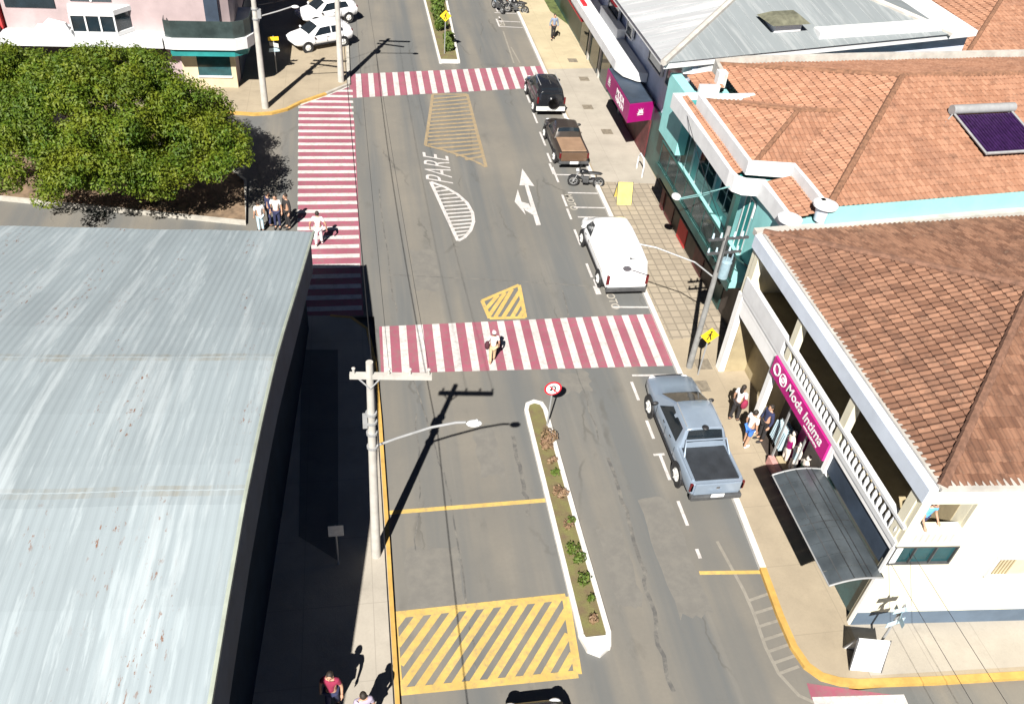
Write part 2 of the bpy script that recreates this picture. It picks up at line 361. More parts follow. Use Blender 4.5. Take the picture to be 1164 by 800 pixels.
MB().sheet([(15.75,58.5),(18,58.5),(18,66),(14.6,66),(14.6,62.5)], .126).build('lawn', 'lawn', kind='structure')
# left side
LK = [(.5,-30),(.5,11),(.5,17),(.48,21),(.42,24),(.2,26.0),(-.4,26.75),(-1.2,26.9)]
MB().prism(LK + [(-60,29.5),(-60,-30)], -.1, .12).build('sidewalk', 'sidewalk_grey', kind='structure')
MB().wallstrip(LK, .12, -.05, .13).build('kerb', 'kerb_yellow', kind='structure')
TL = [(-.18,130),(-.18,60),(-.18,49.1),(-1.5,47.7),(-2.9,46.5),(-3.6,45.6),(-4.4,45.1),(-5.3,44.95),(-6.3,45.1),(-60,50)]
MB().prism(TL + [(-60,130)], -.1, .12).build('sidewalk', 'sidewalk_beige', kind='structure')
MB().wallstrip(TL[3:-1]+[(-12,45.6)], .18, -.05, .13).build('kerb', 'kerb_yellow', kind='structure')
MB().wallstrip(TL[:4], .18, -.05, .13).build('kerb', 'kerb_grey', kind='structure')
IS = [(-16.5,36.4),(-4.9,33.85),(-5.2,37.6),(-6.5,39.5),(-17,42.5),(-40,45),(-40,41)]
MB().prism(IS, -.05, .13).build('planting_bed', 'soil', kind='structure')
MB().wallstrip([(-30,39.4),(-16.5,36.4),(-4.9,33.85),(-5.2,37.6),(-6.5,39.5),(-17,42.5)], .13, -.05, .2).build('kerb', 'kerb_grey', kind='structure')
MB().sheet([(-2.25,24.9),(-.92,24.8),(-.95,15.3),(-2.1,16.3)], .124).build('darker_strip', 'dark_strip', kind='structure')  # darker flat strip laid on the sidewalk beside the shed
# medians
mN = [(5.62,12.2),(5.62,21.1),(5.72,21.4),(5.98,21.52),(6.22,21.4),(6.30,21.1),(6.34,16),(6.40,12.2),(6.3,11.8),(6.0,11.6),(5.75,11.75)]
def median(poly, z, inset, soil):
    n = len(poly)
    MB().wallstrip(poly+[poly[0]], .15, -.02, z+.03).build('kerb', 'kerb_white', kind='structure')
    MB().prism(poly, -.02, z).build('median_soil', soil, kind='structure')
mat('median_ground', (.20,.145,.08), .95, .35, 2.6, col2=(.15,.145,.05), bmp=.5)
median(mN, .1, .1, 'median_ground')
MB().box(5.72,6.32,11.68,12.1,.05,.137).build('kerb', 'kerb_white', kind='structure')
mF = [(5.55,52.6),(5.5,64),(5.5,120),(7.15,120),(7.1,64),(6.75,52.7)]
median(mF, .1, .1, 'median_ground')
MB().box(5.6,6.7,52.5,53.0,.05,.137).build('kerb', 'kerb_white', kind='structure')
# ------------------------------------------------------------------ PAINTED MARKINGS (paint lies 4 mm apart)
z1, z2 = .004, .008
def lerp2(a, b, t): return (a[0]+(b[0]-a[0])*t, a[1]+(b[1]-a[1])*t)
def crosswalk(nl, nr, fl, fr, n, start, wfrac):
    MB().sheet([nl,nr,fr,fl], z1).build('crosswalk_paint', 'red_paint', kind='structure')
    b = MB()
    for i in range(n):
        a = start+(i+.0)/n*(1-start); e = a+wfrac/n
        if e > 1: e = 1
        b.sheet([lerp2(nl,nr,a),lerp2(nl,nr,e),lerp2(fl,fr,e),lerp2(fl,fr,a)], z2)
    b.build('crosswalk_paint', 'white_paint', kind='structure')
crosswalk((.62,23.5),(11.78,23.2),(.66,26.25),(11.85,26.45), 17, .01, .44)
crosswalk((-.12,47.3),(12.0,49.2),(-.12,50.7),(12.05,52.5), 16, .03, .42)
lx0 = lambda y: -3.05+(46.2-y)*.029*1.0
y0, y1 = 27.0, 48.9
q = MB().sheet([(-2.5,y0),(.08,y0),(.06,44),(-.16,47.2),(-.2,48.8),(-1.5,47.5),(-2.85,46.35),(-2.95,45.4),(-2.7,36)], z1); q.build('crosswalk_paint', 'red_paint', kind='structure')
b = MB(); y = 27.35
while y < 48.3:
    xl = -2.5-(y-27)*.026
    if y > 46.2: xl = -2.85+(y-46.3)*1.05
    b.sheet([(xl,y),(.03,y),(.03,y+.30),(xl+(.3 if y>46.2 else 0),y+.30)], z2); y += .742
b.strip([(-2.9,46.32),(-1.5,47.62),(-.22,48.95)], .2, z2+.004)
b.build('crosswalk_paint', 'white_paint', kind='structure')
wp = MB()
# straight-on / left arrow
A = lambda *ps: gpl(ps)
wp.sheet(A((593.6,192),(607.5,212),(600.5,211),(596.5,211),(590.5,211)), z2)
wp.sheet(A((596.5,211),(600.5,211),(614.8,256),(609.5,256.5)), z2+.004)
wp.sheet(A((588.5,215.5),(597.5,244.5),(585,229.5)), z2)
wp.sheet(A((590,229),(601,232),(610,247),(597,239.5)), z2+.006)
# curved island of white bars
cur = gpl([(489.5,207),(506,213),(520,221),(531,231),(537,242),(538.3,252),(535,262),(528,270),(520.5,274)])
wp.strip(cur, .16, z2); st0, st1 = gp(489.5,207), gp(520.5,274)
wp.strip([st0, st1], .16, z2+.003)
def curx(px_y):
    pts = [(489.5,207),(506,213),(520,221),(531,231),(537,242),(538.3,252),(535,262),(528,270),(520.5,274)]
    for a,b_ in zip(pts, pts[1:]):
        if a[1] <= px_y <= b_[1]: return a[0]+(b_[0]-a[0])*(px_y-a[1])/(b_[1]-a[1])
    return 521
for i in range(14):
    py = 214+i*4.2; xs = 489.5+(py-207)*(31/67); xe = curx(py-2)
    if xe > xs: wp.strip([gp(xs,py), gp(xe,py-2.2)], .12, z2+.006)
# bay lines and dashes along the kerb
for a, e in [(22.4,21.4),(20.35,19.45),(18.65,17.55),(16.65,15.65),(14.75,14.4),(30.2,29.15),(28.5,27.9),(33.0,31.7),(34.9,33.9),(36.2,35.1),(39.05,37.45),(40.6,39.6),(43.1,41.45),(45.6,44.2),(48,46.9),(63.5,62.4),(61.4,60.2)]:
    x = 9.88 if a < 30 else 9.93+(a-30)*.022
    wp.strip([(x,a),(x,e)], .11, z2)
wp.strip([(9.65,18.7),(10.05,18.7)], .1, z2+.003)
for (x0,x1,yy) in [(10.05,11.9,38.25),(10.4,12.0,36.4),(10.4,12.0,35.0),(10.4,12.0,34.1),(10.4,12.0,32.95),(10.3,11.95,27.0),(10.0,11.8,22.75),(10.4,12.0,60.5),(10.3,12.0,59.4),(10.4,12,62.2)]:
    wp.strip([(x0,yy),(x1,yy-.1)], .1, z2+.003)
for (xx,a,e) in [(10.0,29.0,27.9),(10.05,39.4,38.3),(10.35,60.9,59.4)]: wp.strip([(xx,a),(xx,e)], .12, z2+.006)
wp.build('road_marking', 'white_paint', kind='structure')
def text_mesh(body, size, mtx, name, matname, ext=0.0, parent=None, align='CENTER', bold=.015):
    cu = bpy.data.curves.new('t', 'FONT'); cu.body = body; cu.size = size; cu.align_x = align; cu.align_y = 'CENTER'; cu.extrude = ext; cu.offset = bold*size
    ob = bpy.data.objects.new('t', cu); C.objects.link(ob)
    dg = bpy.context.evaluated_depsgraph_get()
    me = bpy.data.meshes.new_from_object(ob.evaluated_get(dg)); bpy.data.objects.remove(ob)
    me.transform(mtx)
    if parent is not None:
        off = BASE.get(parent.name) or (BASE.get(parent.parent.name) if parent.parent else None)
        if off: me.transform(Matrix.Translation((-off[0],-off[1],-off[2])))
    me.materials.clear(); me.materials.append(M[matname])
    o = bpy.data.objects.new(name, me); C.objects.link(o)
    if parent is not None: o.parent = parent
    return o
def axes(o, ex, ey):
    ex = Vector(ex); ey = Vector(ey); ez = ex.normalized().cross(ey.normalized())
    m = Matrix.Identity(4)
    for i in range(3): m[i][0]=ex[i]; m[i][1]=ey[i]; m[i][2]=ez[i]; m[i][3]=o[i]
    return m
o = text_mesh('PARE', 1, axes((4.20,39.0,z2), (0.02,1.32,0), (-1.95,.72,0)), 'road_lettering', 'white_paint', bold=-.008); o['kind'] = 'structure'
for (x,y) in ((10.36,35.5),(10.42,27.6),(10.6,60.3)):
    o = text_mesh('MOTO', .5, axes((x,y,z2), (0.02,-1.0,0), (1.0,.02,0)), 'road_lettering', 'faded_paint'); o['kind'] = 'structure'
yp = MB()
# hatched yellow box in the foreground
a_, b_, c_, d_ = gp(447,699), gp(643,678), gp(657,766), gp(453,786)
def bil(u, v): p = lerp2(a_, b_, u); q_ = lerp2(d_, c_, u); return lerp2(p, q_, v)
for e in ([(0,0),(1,0)],[(0,1),(1,1)],[(0,0),(0,1)],[(1,0),(1,1)]):
    off = .05
    yp.strip([bil(*e[0]), bil(*e[1])], .22, z2+(.003 if e[0][0]==e[1][0] else 0))
for i in range(-4, 11):
    u0 = i/10; u1 = u0+.36
    pts = []
    for k in range(13):
        t = k/12; u = u0+(u1-u0)*t
        if 0 <= u <= 1: pts.append(bil(u, 1-t))
    if len(pts) > 1: yp.strip([pts[0], pts[-1]], .21, z2+.006)
yp.strip([gp(437,583), gp(620,568.5)], .16, z2)
yp.strip([gp(795,651), gp(866,650)], .13, z2)
# small hatched wedge by the near crosswalk
W = [(548,342),(590,324),(597,361),(556.5,362)]
for i in range(4): yp.strip([gp(*W[i]), gp(*W[(i+1)%4])], .16, z2+.002*i)
for s0, s1 in [((553,351),(566,336)),((556,359),(574,333)),((563,361),(582,329)),((572,361),(591,331)),((582,361),(593,342)),((590,361),(596,352))]:
    yp.strip([gp(*s0), gp(*s1)], .17, z2+.01)
yp.build('road_marking', 'yellow_paint', kind='structure')
op = MB()
V = [(492,107.5),(531,107.5),(552.5,190),(540,183.5),(522,176.5),(503,170.5),(483.5,165.5)]
for i in range(7): op.strip([gp(*V[i]), gp(*V[(i+1)%7])], .17, z2+.001*i)
for i in range(17):
    py = 112+i*4.3; xl = 491.5-(py-108)*.14; xr = 531+(py-108)*.262
    if py > 163: xl = 490+(py-165)*2.45
    if xl < xr-3: op.strip([gp(max(xl,484),py+1), gp(xr,py-3)], .2, z2+.009)
op.build('road_marking', 'orange_paint', kind='structure')
fp = MB(); paint('ghost_paint', (.27,.25,.215), .75)
e0 = gpl([(815,615),(845,670),(858,700),(870,735),(885,765),(908,790),(930,800)])
z3 = .0055
fp.strip(e0, .1, z3)
for py,x0,x1 in [(682,852,875),(697,857,882),(712,862,887),(727,868,893),(740,874,897),(753,880,903),(765,886,908)]:
    fp.strip([gp(x0,py), gp(x1,py-8)], .09, z3+.001)
fp.strip([gp(572,36),gp(584,72)], .1, z2); fp.strip([gp(581,54),gp(591,72)], .09, z2)
fp.build('road_marking', 'ghost_paint', kind='structure')
MB().sheet([gp(917,776), gp(945,780), gp(1020,790), gp(1032,812), gp(1000,840), gp(930,820)], z1).build('crosswalk_paint', 'red_paint', kind='structure')
MB().strip([gp(925,798), gp(1030,795)], .3, z2).build('crosswalk_paint', 'white_paint', kind='structure')
def tar(name, col):
    m, nt, p = nodes(name); v = coord(nt)
    c = mix(nt, col, (.158,.15,.134), noise(nt, v, 2.4, 7, .7, .42, .62)); nt.links.new(c, p.inputs['Base Color']); p.inputs['Roughness'].default_value = .8; M[name] = m
tar('tar', (.085,.083,.08)); tar('patch', (.135,.129,.118)); tar('oil', (.075,.07,.066))
tb = MB()
def wob(pts, w, z=.0025):
    P_ = gpl(pts); out_ = []
    for a_2, b_2 in zip(P_, P_[1:]):
        for k in range(6): q_2 = lerp2(a_2, b_2, k/6); out_.append((q_2[0]+random.gauss(0,.035), q_2[1]))
    tb.strip(out_, w, z)
wob([(583,495),(590,530),(597,560),(604,592)], .13); wob([(470,430),(492,500),(515,580),(530,680),(545,790)], .05); wob([(473,470),(478,560),(470,640)], .04)
wob([(690,520),(712,580),(732,650),(748,720),(768,800)], .12, .0031); wob([(430,215),(445,330),(452,360)], .05); wob([(440,312),(560,318),(680,326),(745,330)], .05, .0031); wob([(640,330),(655,420),(688,520)], .05)
tb.build('tar_seam', 'tar', kind='structure')
pb_ = MB()
for (x0,x1,ya,yb) in [(1.0,2.6,13.6,15.6),(8.6,9.6,12.5,16.8),(2.2,3.3,28.5,31.5),(7.2,8.3,22,23.1),(6.9,7.7,13,15.8),(3.6,4.4,18.2,20.6)]:
    pts = []; n_ = 8
    for k in range(n_): t = k/n_; pts.append((x0+(x1-x0)*t, ya+random.uniform(-.12,.12)))
    for k in range(n_): t = k/n_; pts.append((x1+random.uniform(-.08,.08), ya+(yb-ya)*t))
    for k in range(n_): t = k/n_; pts.append((x1-(x1-x0)*t, yb+random.uniform(-.12,.12)))
    for k in range(n_): t = k/n_; pts.append((x0+random.uniform(-.08,.08), yb-(yb-ya)*t))
    pb_.sheet(pts, .0016)
pb_.build('asphalt_patch', 'patch', kind='structure')
# ------------------------------------------------------------------ roofs of clay tiles
def tile_face(mb, a, b, c, d, su=.2, sv=.33, amp=.048, lift=.0):
    """barrel tiles on the sloping face a-b (eave), c above b, d above a"""
    a, b, c, d = map(Vector, (a,b,c,d))
    e = (b-a); L = e.length; e.normalize()
    nrm = e.cross(((c+d)/2 - a)).normalized()
    if nrm.z < 0: nrm = -nrm
    s = nrm.cross(e).normalized()
    if s.z < 0: s = -s
    pc = ((c-a).dot(e), (c-a).dot(s)); pd = ((d-a).dot(e), (d-a).dot(s))
    poly = [(0,0), (max(pd[0],0),pd[1]), (min(pc[0],L),pc[1]), (L,0)]
    def vmax(u):
        for (u0,v0),(u1,v1) in zip(poly, poly[1:]):
            if u0 <= u <= u1+1e-9: return v0 if u1-u0 < 1e-6 else v0+(v1-v0)*(u-u0)/(u1-u0)
        return 0
    nu = int(L/su)*6; us = [L*i/nu for i in range(nu+1)]; V = max(pc[1], pd[1])
    vs = []; nr = int(V/sv)+1
    for j in range(nr): vs += [(j*sv, 1), ((j+1)*sv-.004, 0)]
    o = len(mb.v); 
    if mb.uv is None: mb.uv = []
    for (v, sw) in vs:
        for u in us:
            vm = vmax(u); vv = min(v, vm)
            h = amp*(.5+.5*math.cos(2*PI*u/su))*1.1 + .042*sw + .012*math.sin(u*1.7+v*.9) + lift
            mb.v.append(tuple(a+e*u+s*vv+nrm*h)); mb.uv.append((u+o*.37, v+.001))
    m = nu+1
    for j in range(len(vs)-1):
        for i in range(nu):
            if vs[j][0] >= max(vmax(us[i]), vmax(us[i+1])): continue
            mb.f.append((o+j*m+i, o+j*m+i+1, o+(j+1)*m+i+1, o+(j+1)*m+i))
def ridge(mb, p, q, r=.13):
    p = Vector(p); q = Vector(q); n = max(2, int((q-p).length/.38)); d = (q-p)/n
    for i in range(n):
        a = p+d*i+Vector((0,0,.03)); b = p+d*(i+1.12)+Vector((0,0,.05)); mb.cyl(a, b, r*1.08, r*.9, 8)
# ------------------------------------------------------------------ corner building with brown roof (right, near)
FX, Y0, Y1 = 13.45, 11.66, 22.95
bb = thing('corner_building', 'cream two-storey corner building with brown clay tile roof, balcony and magenta shop sign', 'building', (FX,Y0,0), glob=True)
sa = math.radians(-4.6); se = (math.cos(sa), math.sin(sa)); so = (math.sin(sa), -math.cos(sa))
def sw(s_, z, off=0): return (FX+se[0]*s_+so[0]*off, Y0+se[1]*s_+so[1]*off, z)
w = MB()
# side wall as panels around its openings (s from the corner)
def panel(s0,s1,z0,z1,t=.22):
    w.prism([sw(s0,0)[:2], sw(s1,0)[:2], sw(s1,0,-t)[:2], sw(s0,0,-t)[:2]], z0, z1, True)
panel(0,26,.0,3.0); panel(1.75,26,3.0,3.74); panel(0,26,3.74,4.48); panel(0,.25,4.48,5.45); panel(1.5,3.0,4.48,5.45)
panel(3.0,26,4.48,5.45); panel(0,26,5.45,6.03)
# recessed upper wall, far end wall, back
w.box(14.95,15.15,Y0+.0,Y1,3.7,6.0); w.box(FX,15.0,Y1-.25,Y1,0,6.0)
w.prism([(15.15,11.6),(40,9.7),(40,25.2),(15.15,23)], 0, 5.9)
w.box(13.5,15.0,11.9,22.7,3.5,3.74)       # balcony floor
w.box(13.6,15.0,11.9,22.7,5.62,5.72)      # soffit
w.build('wall', 'cream_wall', bb)
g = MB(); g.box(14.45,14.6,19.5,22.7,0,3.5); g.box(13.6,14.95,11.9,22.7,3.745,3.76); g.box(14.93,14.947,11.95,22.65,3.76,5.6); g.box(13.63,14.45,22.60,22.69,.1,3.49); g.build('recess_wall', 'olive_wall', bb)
# side features
d = MB(); d.prism([sw(.02,0,.012)[:2], sw(26,0,.012)[:2], sw(26,0,-.1)[:2], sw(.02,0,-.1)[:2]], .1, .72); d.build('dado', 'blue_dado', bb)
d = MB(); d.prism([sw(.03,0,-.05)[:2], sw(1.75,0,-.05)[:2], sw(1.75,0,-.1)[:2], sw(.03,0,-.1)[:2]], 3.02, 3.72); wv = d.build('window', 'teal_glass', bb)
d = MB()
for (s0,s1,za,zb) in [(.0,1.78,2.98,3.03),(.0,1.78,3.71,3.745),(.0,.04,3.03,3.71),(1.74,1.78,3.03,3.71),(.58,.61,3.03,3.71),(1.16,1.19,3.03,3.71)]: d.prism([sw(s0,0,.02)[:2], sw(s1,0,.02)[:2], sw(s1,0,-.09)[:2], sw(s0,0,-.09)[:2]], za, zb, True)
d.build('frame', 'dark_steel', wv)
d = MB()
for k in range(7): 
    z = 3.85+.0*k; s_ = .35+k*.17
    d.prism([sw(s_,0,.006)[:2], sw(s_+.05,0,.006)[:2], sw(s_+.05,0,-.1)[:2], sw(s_,0,-.1)[:2]], 3.95, 4.25)
d.build('balcony_slots', 'grey_gutter', bb)
wn = MB(); wn.prism([sw(3.05,0,.09)[:2], sw(4.65,0,.09)[:2], sw(4.65,0,-.05)[:2], sw(3.05,0,-.05)[:2]], 2.4, 2.47, True)
wn.prism([sw(3.05,0,.09)[:2], sw(4.65,0,.09)[:2], sw(4.65,0,-.05)[:2], sw(3.05,0,-.05)[:2]], 3.23, 3.3, True)
for s_ in (3.05,4.58): wn.prism([sw(s_,0,.09)[:2], sw(s_+.07,0,.09)[:2], sw(s_+.07,0,-.05)[:2], sw(s_,0,-.05)[:2]], 2.47, 3.23)
wf = wn.build('window', 'white_trim', bb)
pn = MB(); pn.prism([sw(3.13,0,.02)[:2], sw(4.57,0,.02)[:2], sw(4.57,0,.012)[:2], sw(3.13,0,.012)[:2]], 2.47, 3.23); pn.build('pane', 'beige_wall', wf)
lv = MB()
for k in range(5): lv.prism([sw(3.2+k*.1,0,.05)[:2], sw(3.24+k*.1,0,.05)[:2], sw(3.24+k*.1,0,.021)[:2], sw(3.2+k*.1,0,.021)[:2]], 2.52, 3.2)
lv.build('shutter', 'olive_wall', wf)
# fascia, gutter
f_ = MB(); f_.box(13.36,13.62,Y0-.06,Y1+.02,5.58,6.06); f_.build('fascia', 'fascia', bb)
f_ = MB(); f_.prism([(13.63,Y0-.02),(13.80,Y0-.02),(13.8,Y1),(13.63,Y1)],5.9,6.12); f_.prism([sw(.2,0,.10)[:2], sw(26,0,.10)[:2], sw(26,0,-.25)[:2], sw(.2,0,-.25)[:2]],6.03,6.13,True)
f_.prism([(13.4,22.95),(30,24.6),(30,24.9),(13.4,23.25)],5.95,6.16); f_.build('gutter', 'grey_gutter', bb)
# columns of the balcony
for yy in (11.98,15.35,18.95,22.55):
    c = MB(); c.box(13.42,13.68,yy-.14,yy+.14,3.74,5.58); c.build('column', 'cream_wall', bb)
# balustrade
bl = MB(); bl.box(13.40,13.55,11.7,22.7,3.70,3.88); bl.box(13.39,13.56,11.7,19.3,4.40,4.50); bl.box(13.39,13.56,19.3,22.7,3.88,4.50)
y = 11.95
while y < 19.2:
    if all(abs(y-k) > .2 for k in (15.35,18.95)):
        bl.cyl((13.475,y,3.88),(13.475,y,4.12),.045,.075,8,False); bl.cyl((13.475,y,4.12),(13.475,y,4.40),.075,.04,8,False)
    y += .235
bl.build('balustrade', 'white_trim', bb)
# ground floor
gf = MB(); gf.box(13.42,13.62,19.35,19.6,0.1,3.7); gf.box(13.42,13.62,15.2,15.38,0.1,3.7); gf.box(13.40,13.62,22.62,22.95,0.1,3.7); gf.box(13.44,13.62,19.6,22.62,2.95,3.5); gf.box(13.42,13.7,11.66,11.76,.1,3.68)
gf.box(13.43,13.75,11.7,22.7,3.5,3.7)
gf.build('pillar', 'white_wall', bb)
gb = MB(); gb.box(13.6,13.7,11.76,15.2,.1,3.5); gb.build('shop_glazing', 'teal_glass', bb)
gb = MB(); gb.box(13.5,13.6,11.76,15.2,2.72,3.5); gb.build('sign_band', 'dark_navy', bb)
gb = MB(); gb.box(14.3,14.45,15.38,19.35,.1,3.5); gb.box(13.6,14.3,15.38,19.35,2.98,3.1); gb.box(13.6,14.3,15.38,19.35,.1,.13); gb.build('shop_interior', 'shop_dark', bb)
gb = MB(); gb.box(13.40,13.60,15.38,17.9,.1,.5); gb.build('step', 'pink_step', bb)
gb = MB(); gb.box(13.62,14.0,15.4,17.8,.1,.55); gb.build('display_plinth', 'olive_wall', bb)
gb = MB(); gb.box(14.22,14.28,15.5,16.3,.2,2.9); gb.box(14.22,14.28,17.4,17.9,.2,2.9); gb.build('curtain', 'magenta', bb)
gb = MB(); gb.box(14.22,14.28,16.35,17.3,.8,2.6); gb.build('backdrop', 'mannequin', bb)
gb = MB(); gb.box(13.5,13.54,15.45,15.52,.5,3.0); gb.box(13.5,13.54,17.82,17.9,.1,3.0); gb.box(13.5,13.54,16.6,16.66,.5,3.0); gb.build('window_frame', 'steel', bb)
sg = MB(); sg.box(13.34,13.43,15.38,19.4,2.98,3.68); sgn = sg.build('shop_sign', 'magenta', bb)
tm = axes((13.335,17.15,3.34), (0,-1,0), (0,0,1))
def fx_text(body, size, y, z, x=13.333, parent=sgn, mt='sign_white', nm='lettering', slant=.22, ex=1.0):
    return text_mesh(body, size, axes((x,y,z), (0,-ex,0), (0,-slant,1)), nm, mt, .004, parent)
fx_text('Moda Intima', .5, 16.95, 3.38); fx_text('www.modaintima', .13, 16.3, 3.09)
lg = MB(); lg.torus((13.335,18.55,3.35),(1,0,0),.2,.022,20,6); lg.torus((13.335,19.05,3.37),(1,0,0),.19,.03,16,6); lg.torus((13.335,18.55,3.35),(1,0,0),.09,.02,14,6); lg.build('emblem', 'sign_white', sgn)
# curved awning
aw = MB(); n = 9; prof = [(13.45-1.55*t/n, 2.62-.04*t/n+.13*math.sin(PI*t/n*.9)-.12*(t/n)**2) for t in range(n+1)]
for k in range(9):
    ya, yb = 11.5+k*.43, 11.5+(k+1)*.43-.012
    vs = [(x,ya,z) for x,z in prof]+[(x,yb,z) for x,z in prof]+[(x,ya,z-.012) for x,z in prof]+[(x,yb,z-.012) for x,z in prof]; m = n+1
    aw.add(vs, [(i,i+1,m+i+1,m+i) for i in range(n)]+[(2*m+i+1,2*m+i,3*m+i,3*m+i+1) for i in range(n)]+[(i,2*m+i,2*m+i+1,i+1) for i in range(n)]+[(m+i+1,3*m+i+1,3*m+i,m+i) for i in range(n)])
awn = aw.build('awning', 'awning_sheet', bb)
fr = MB()
for yy in (11.49, 15.38): fr.tube([(x,yy,z) for x,z in prof], .028, 6)
fr.cyl((prof[-1][0],11.49,prof[-1][1]),(prof[-1][0],15.38,prof[-1][1]),.022,None,6)
fr.build('frame', 'steel', awn); fr = MB()
fr.tube([(x,13.43,z+.008) for x,z in prof], .009, 5)
for k in (0,2,3,5,7): fr.cyl((prof[k][0],11.5,prof[k][1]+.006),(prof[k][0],15.37,prof[k][1]+.006),.013,None,6); fr.build('ribs', 'dark_steel', awn)
# brown roof
rf = MB(); zE = 6.06; ap = (19.4,17.5,7.85)
A0, A1 = (13.72,Y0,zE), (13.72,Y1+.1,zE); R0 = (19.2,17.3,7.75); RE = (40,17.3,7.75)
tile_face(rf, A1, A0, R0, R0); tile_face(rf, (13.72,Y0,zE), (38.0,9.75,zE), (38,17.2,7.75), R0); tile_face(rf, (38.0,24.9,zE), A1, R0, (38,17.4,7.75))
rfo = rf.build('roof', 'brown_tiles', bb)
rd = MB(); ridge(rd, A0, R0); ridge(rd, A1, R0); ridge(rd, R0, RE); rd.build('ridge_tiles', 'brown_tiles2' if 'brown_tiles2' in M else mat('brown_tiles2',(.155,.08,.052),.9,.3,6), rfo)
t = MB(); t.obox((17.6,12.35), (1,-.08), .5, .22, 6.32, 6.40); t.build('roof_patch', 'beige_wall', rfo)
# ------------------------------------------------------------------ aqua building
ab = thing('aqua_building', 'aqua painted building with white parapets, glass balcony and orange tile roof', 'building', (15,23.3,0), glob=True)
w = MB(); w.prism([(15.05,23.3),(36,25.7),(36,38.4),(15.05,34.85)], 0, 6.02)
w.prism([(14.98,24.0),(15.02,24.0),(15.02,26.4),(14.98,26.4)], 2.9, 4.6)
w.build('wall', 'aqua_wall', ab)
w = MB(); w.box(14.65,15.04,23.3,34.8,2.3,2.6); w.box(14.66,15.04,23.3,23.6,.1,2.3); w.box(14.66,15.04,34.4,34.8,.1,2.3); w.build('lintel', 'maroon', ab)
sf = MB(); sf.box(14.74,15.04,23.6,34.4,.1,2.3); sf.build('shopfront', 'shop_dark', ab)
for k, (yy, mt) in enumerate([(24.6,'maroon'),(27.0,'green_dark'),(29.3,'maroon'),(31.6,'red_wall'),(33.6,'maroon')]):
    dd = MB(); dd.box(14.70,14.745,yy-.55,yy+.55,.1,2.1); dd.build('door', mt, ab)
fl = MB(); fl.box(13.82,15.04,24.6,34.1,2.6,2.86); fl.build('balcony', 'aqua_trim', ab)
fl = MB(); fl.box(13.76,13.82,24.5,34.15,2.56,2.9); fl.build('balcony_edge', 'green_dark', ab)
rl = MB()
ys = [24.6+i*1.18 for i in range(9)]
for yy in ys: rl.box(13.84,13.88,yy-.02,yy+.02,2.86,3.98)
rl.box(13.82,13.90,24.55,34.1,3.96,4.01); rl.box(13.82,13.90,24.55,34.1,2.95,2.98)
rl.tube([(13.86,24.57,3.98),(14.1,24.1,3.98),(15.0,24.0,3.98)], .03, 6)
rlo = rl.build('railing', 'green_dark', ab)
gl = MB()
for y_a, y_b in zip(ys, ys[1:]): gl.box(13.855,13.865,y_a+.03,y_b-.03,3.0,3.94)
gl.build('glass_panels', 'rail_glass', rlo)
for (ya,yb,z0,z1_,mt) in [(33.0,34.3,2.87,4.9,'green_dark'),(30.3,32.2,2.87,5.2,'window_glass'),(28.2,29.6,3.4,5.1,'window_glass'),(26.5,27.2,2.87,5.2,'teal')]:
    d = MB(); d.box(15.0,15.055,ya,yb,z0,z1_); fo = d.build('window', mt, ab)
    d = MB(); d.box(14.985,15.05,ya-.07,ya,z0,z1_+.05); d.box(14.985,15.05,yb,yb+.07,z0,z1_+.05); d.box(14.985,15.05,ya,yb,z1_,z1_+.06); d.box(14.985,15.0,(ya+yb)/2-.03,(ya+yb)/2+.03,z0,z1_); d.build('frame', 'white_trim', fo)
d = MB(); d.box(14.05,14.25,26.3,26.55,2.86,5.6); d.build('column', 'green_dark', ab)
aw_ = MB(); aw_.add([(14.72,25.6,2.45),(14.72,34.0,2.45),(14.0,34.0,2.1),(14.0,25.6,2.1),(14.72,25.6,2.40),(14.72,34.0,2.40),(14.0,34.0,2.05),(14.0,25.6,2.05)],[(0,1,2,3),(7,6,5,4),(3,2,6,7),(0,3,7,4),(1,5,6,2)]); aw_.build('awning', 'brown_awning', ab)
# parapets
out = [(15.2,33.95),(13.95,33.9),(13.95,30),(13.93,27.0),(14.0,26.6),(14.25,26.35),(14.9,26.25),(14.92,25),(14.92,23.8)]
pp = MB(); pp.wallstrip(out, .16, 5.68, 6.32); pp.build('parapet', 'white_trim', ab)
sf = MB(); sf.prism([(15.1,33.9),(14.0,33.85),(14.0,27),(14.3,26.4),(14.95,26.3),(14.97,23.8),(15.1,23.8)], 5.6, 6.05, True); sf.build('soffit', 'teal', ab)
w = MB(); w.box(14.55,15.06,34.0,36.6,3.3,6.15); w.build('wall', 'aqua_wall', ab); w = MB(); w.box(14.95,15.05,23.4,26.2,2.9,5.6); w.build('wall', 'aqua_wall', ab)
inn = [(17.0,32.75),(14.5,32.55),(14.47,29),(14.45,26.75),(16.1,26.5),(16.1,25.2),(16.08,23.85)]
pp = MB(); pp.wallstrip(inn, .16, 6.3, 6.85); pp.build('parapet', 'white_trim', ab)
pp = MB(); pp.wallstrip([(16.1,23.5),(20,23.95),(27,24.75),(36,25.8)], .2, 6.0, 6.72); pp.build('parapet', 'aqua_trim', ab)
pp = MB(); pp.wallstrip([(35,38.5),(25,37.55),(16.6,36.6),(16.3,34.6)], .25, 6.3, 6.9); pp.build('parapet', 'grey_gutter', ab)
pp = MB(); pp.wallstrip([(15.1,36.55),(16.0,36.6),(16.6,36.7)], .2, 6.16, 6.6); pp.box(15.07,16.0,34.1,34.3,5.9,6.6); pp.build('parapet', 'white_trim', ab)
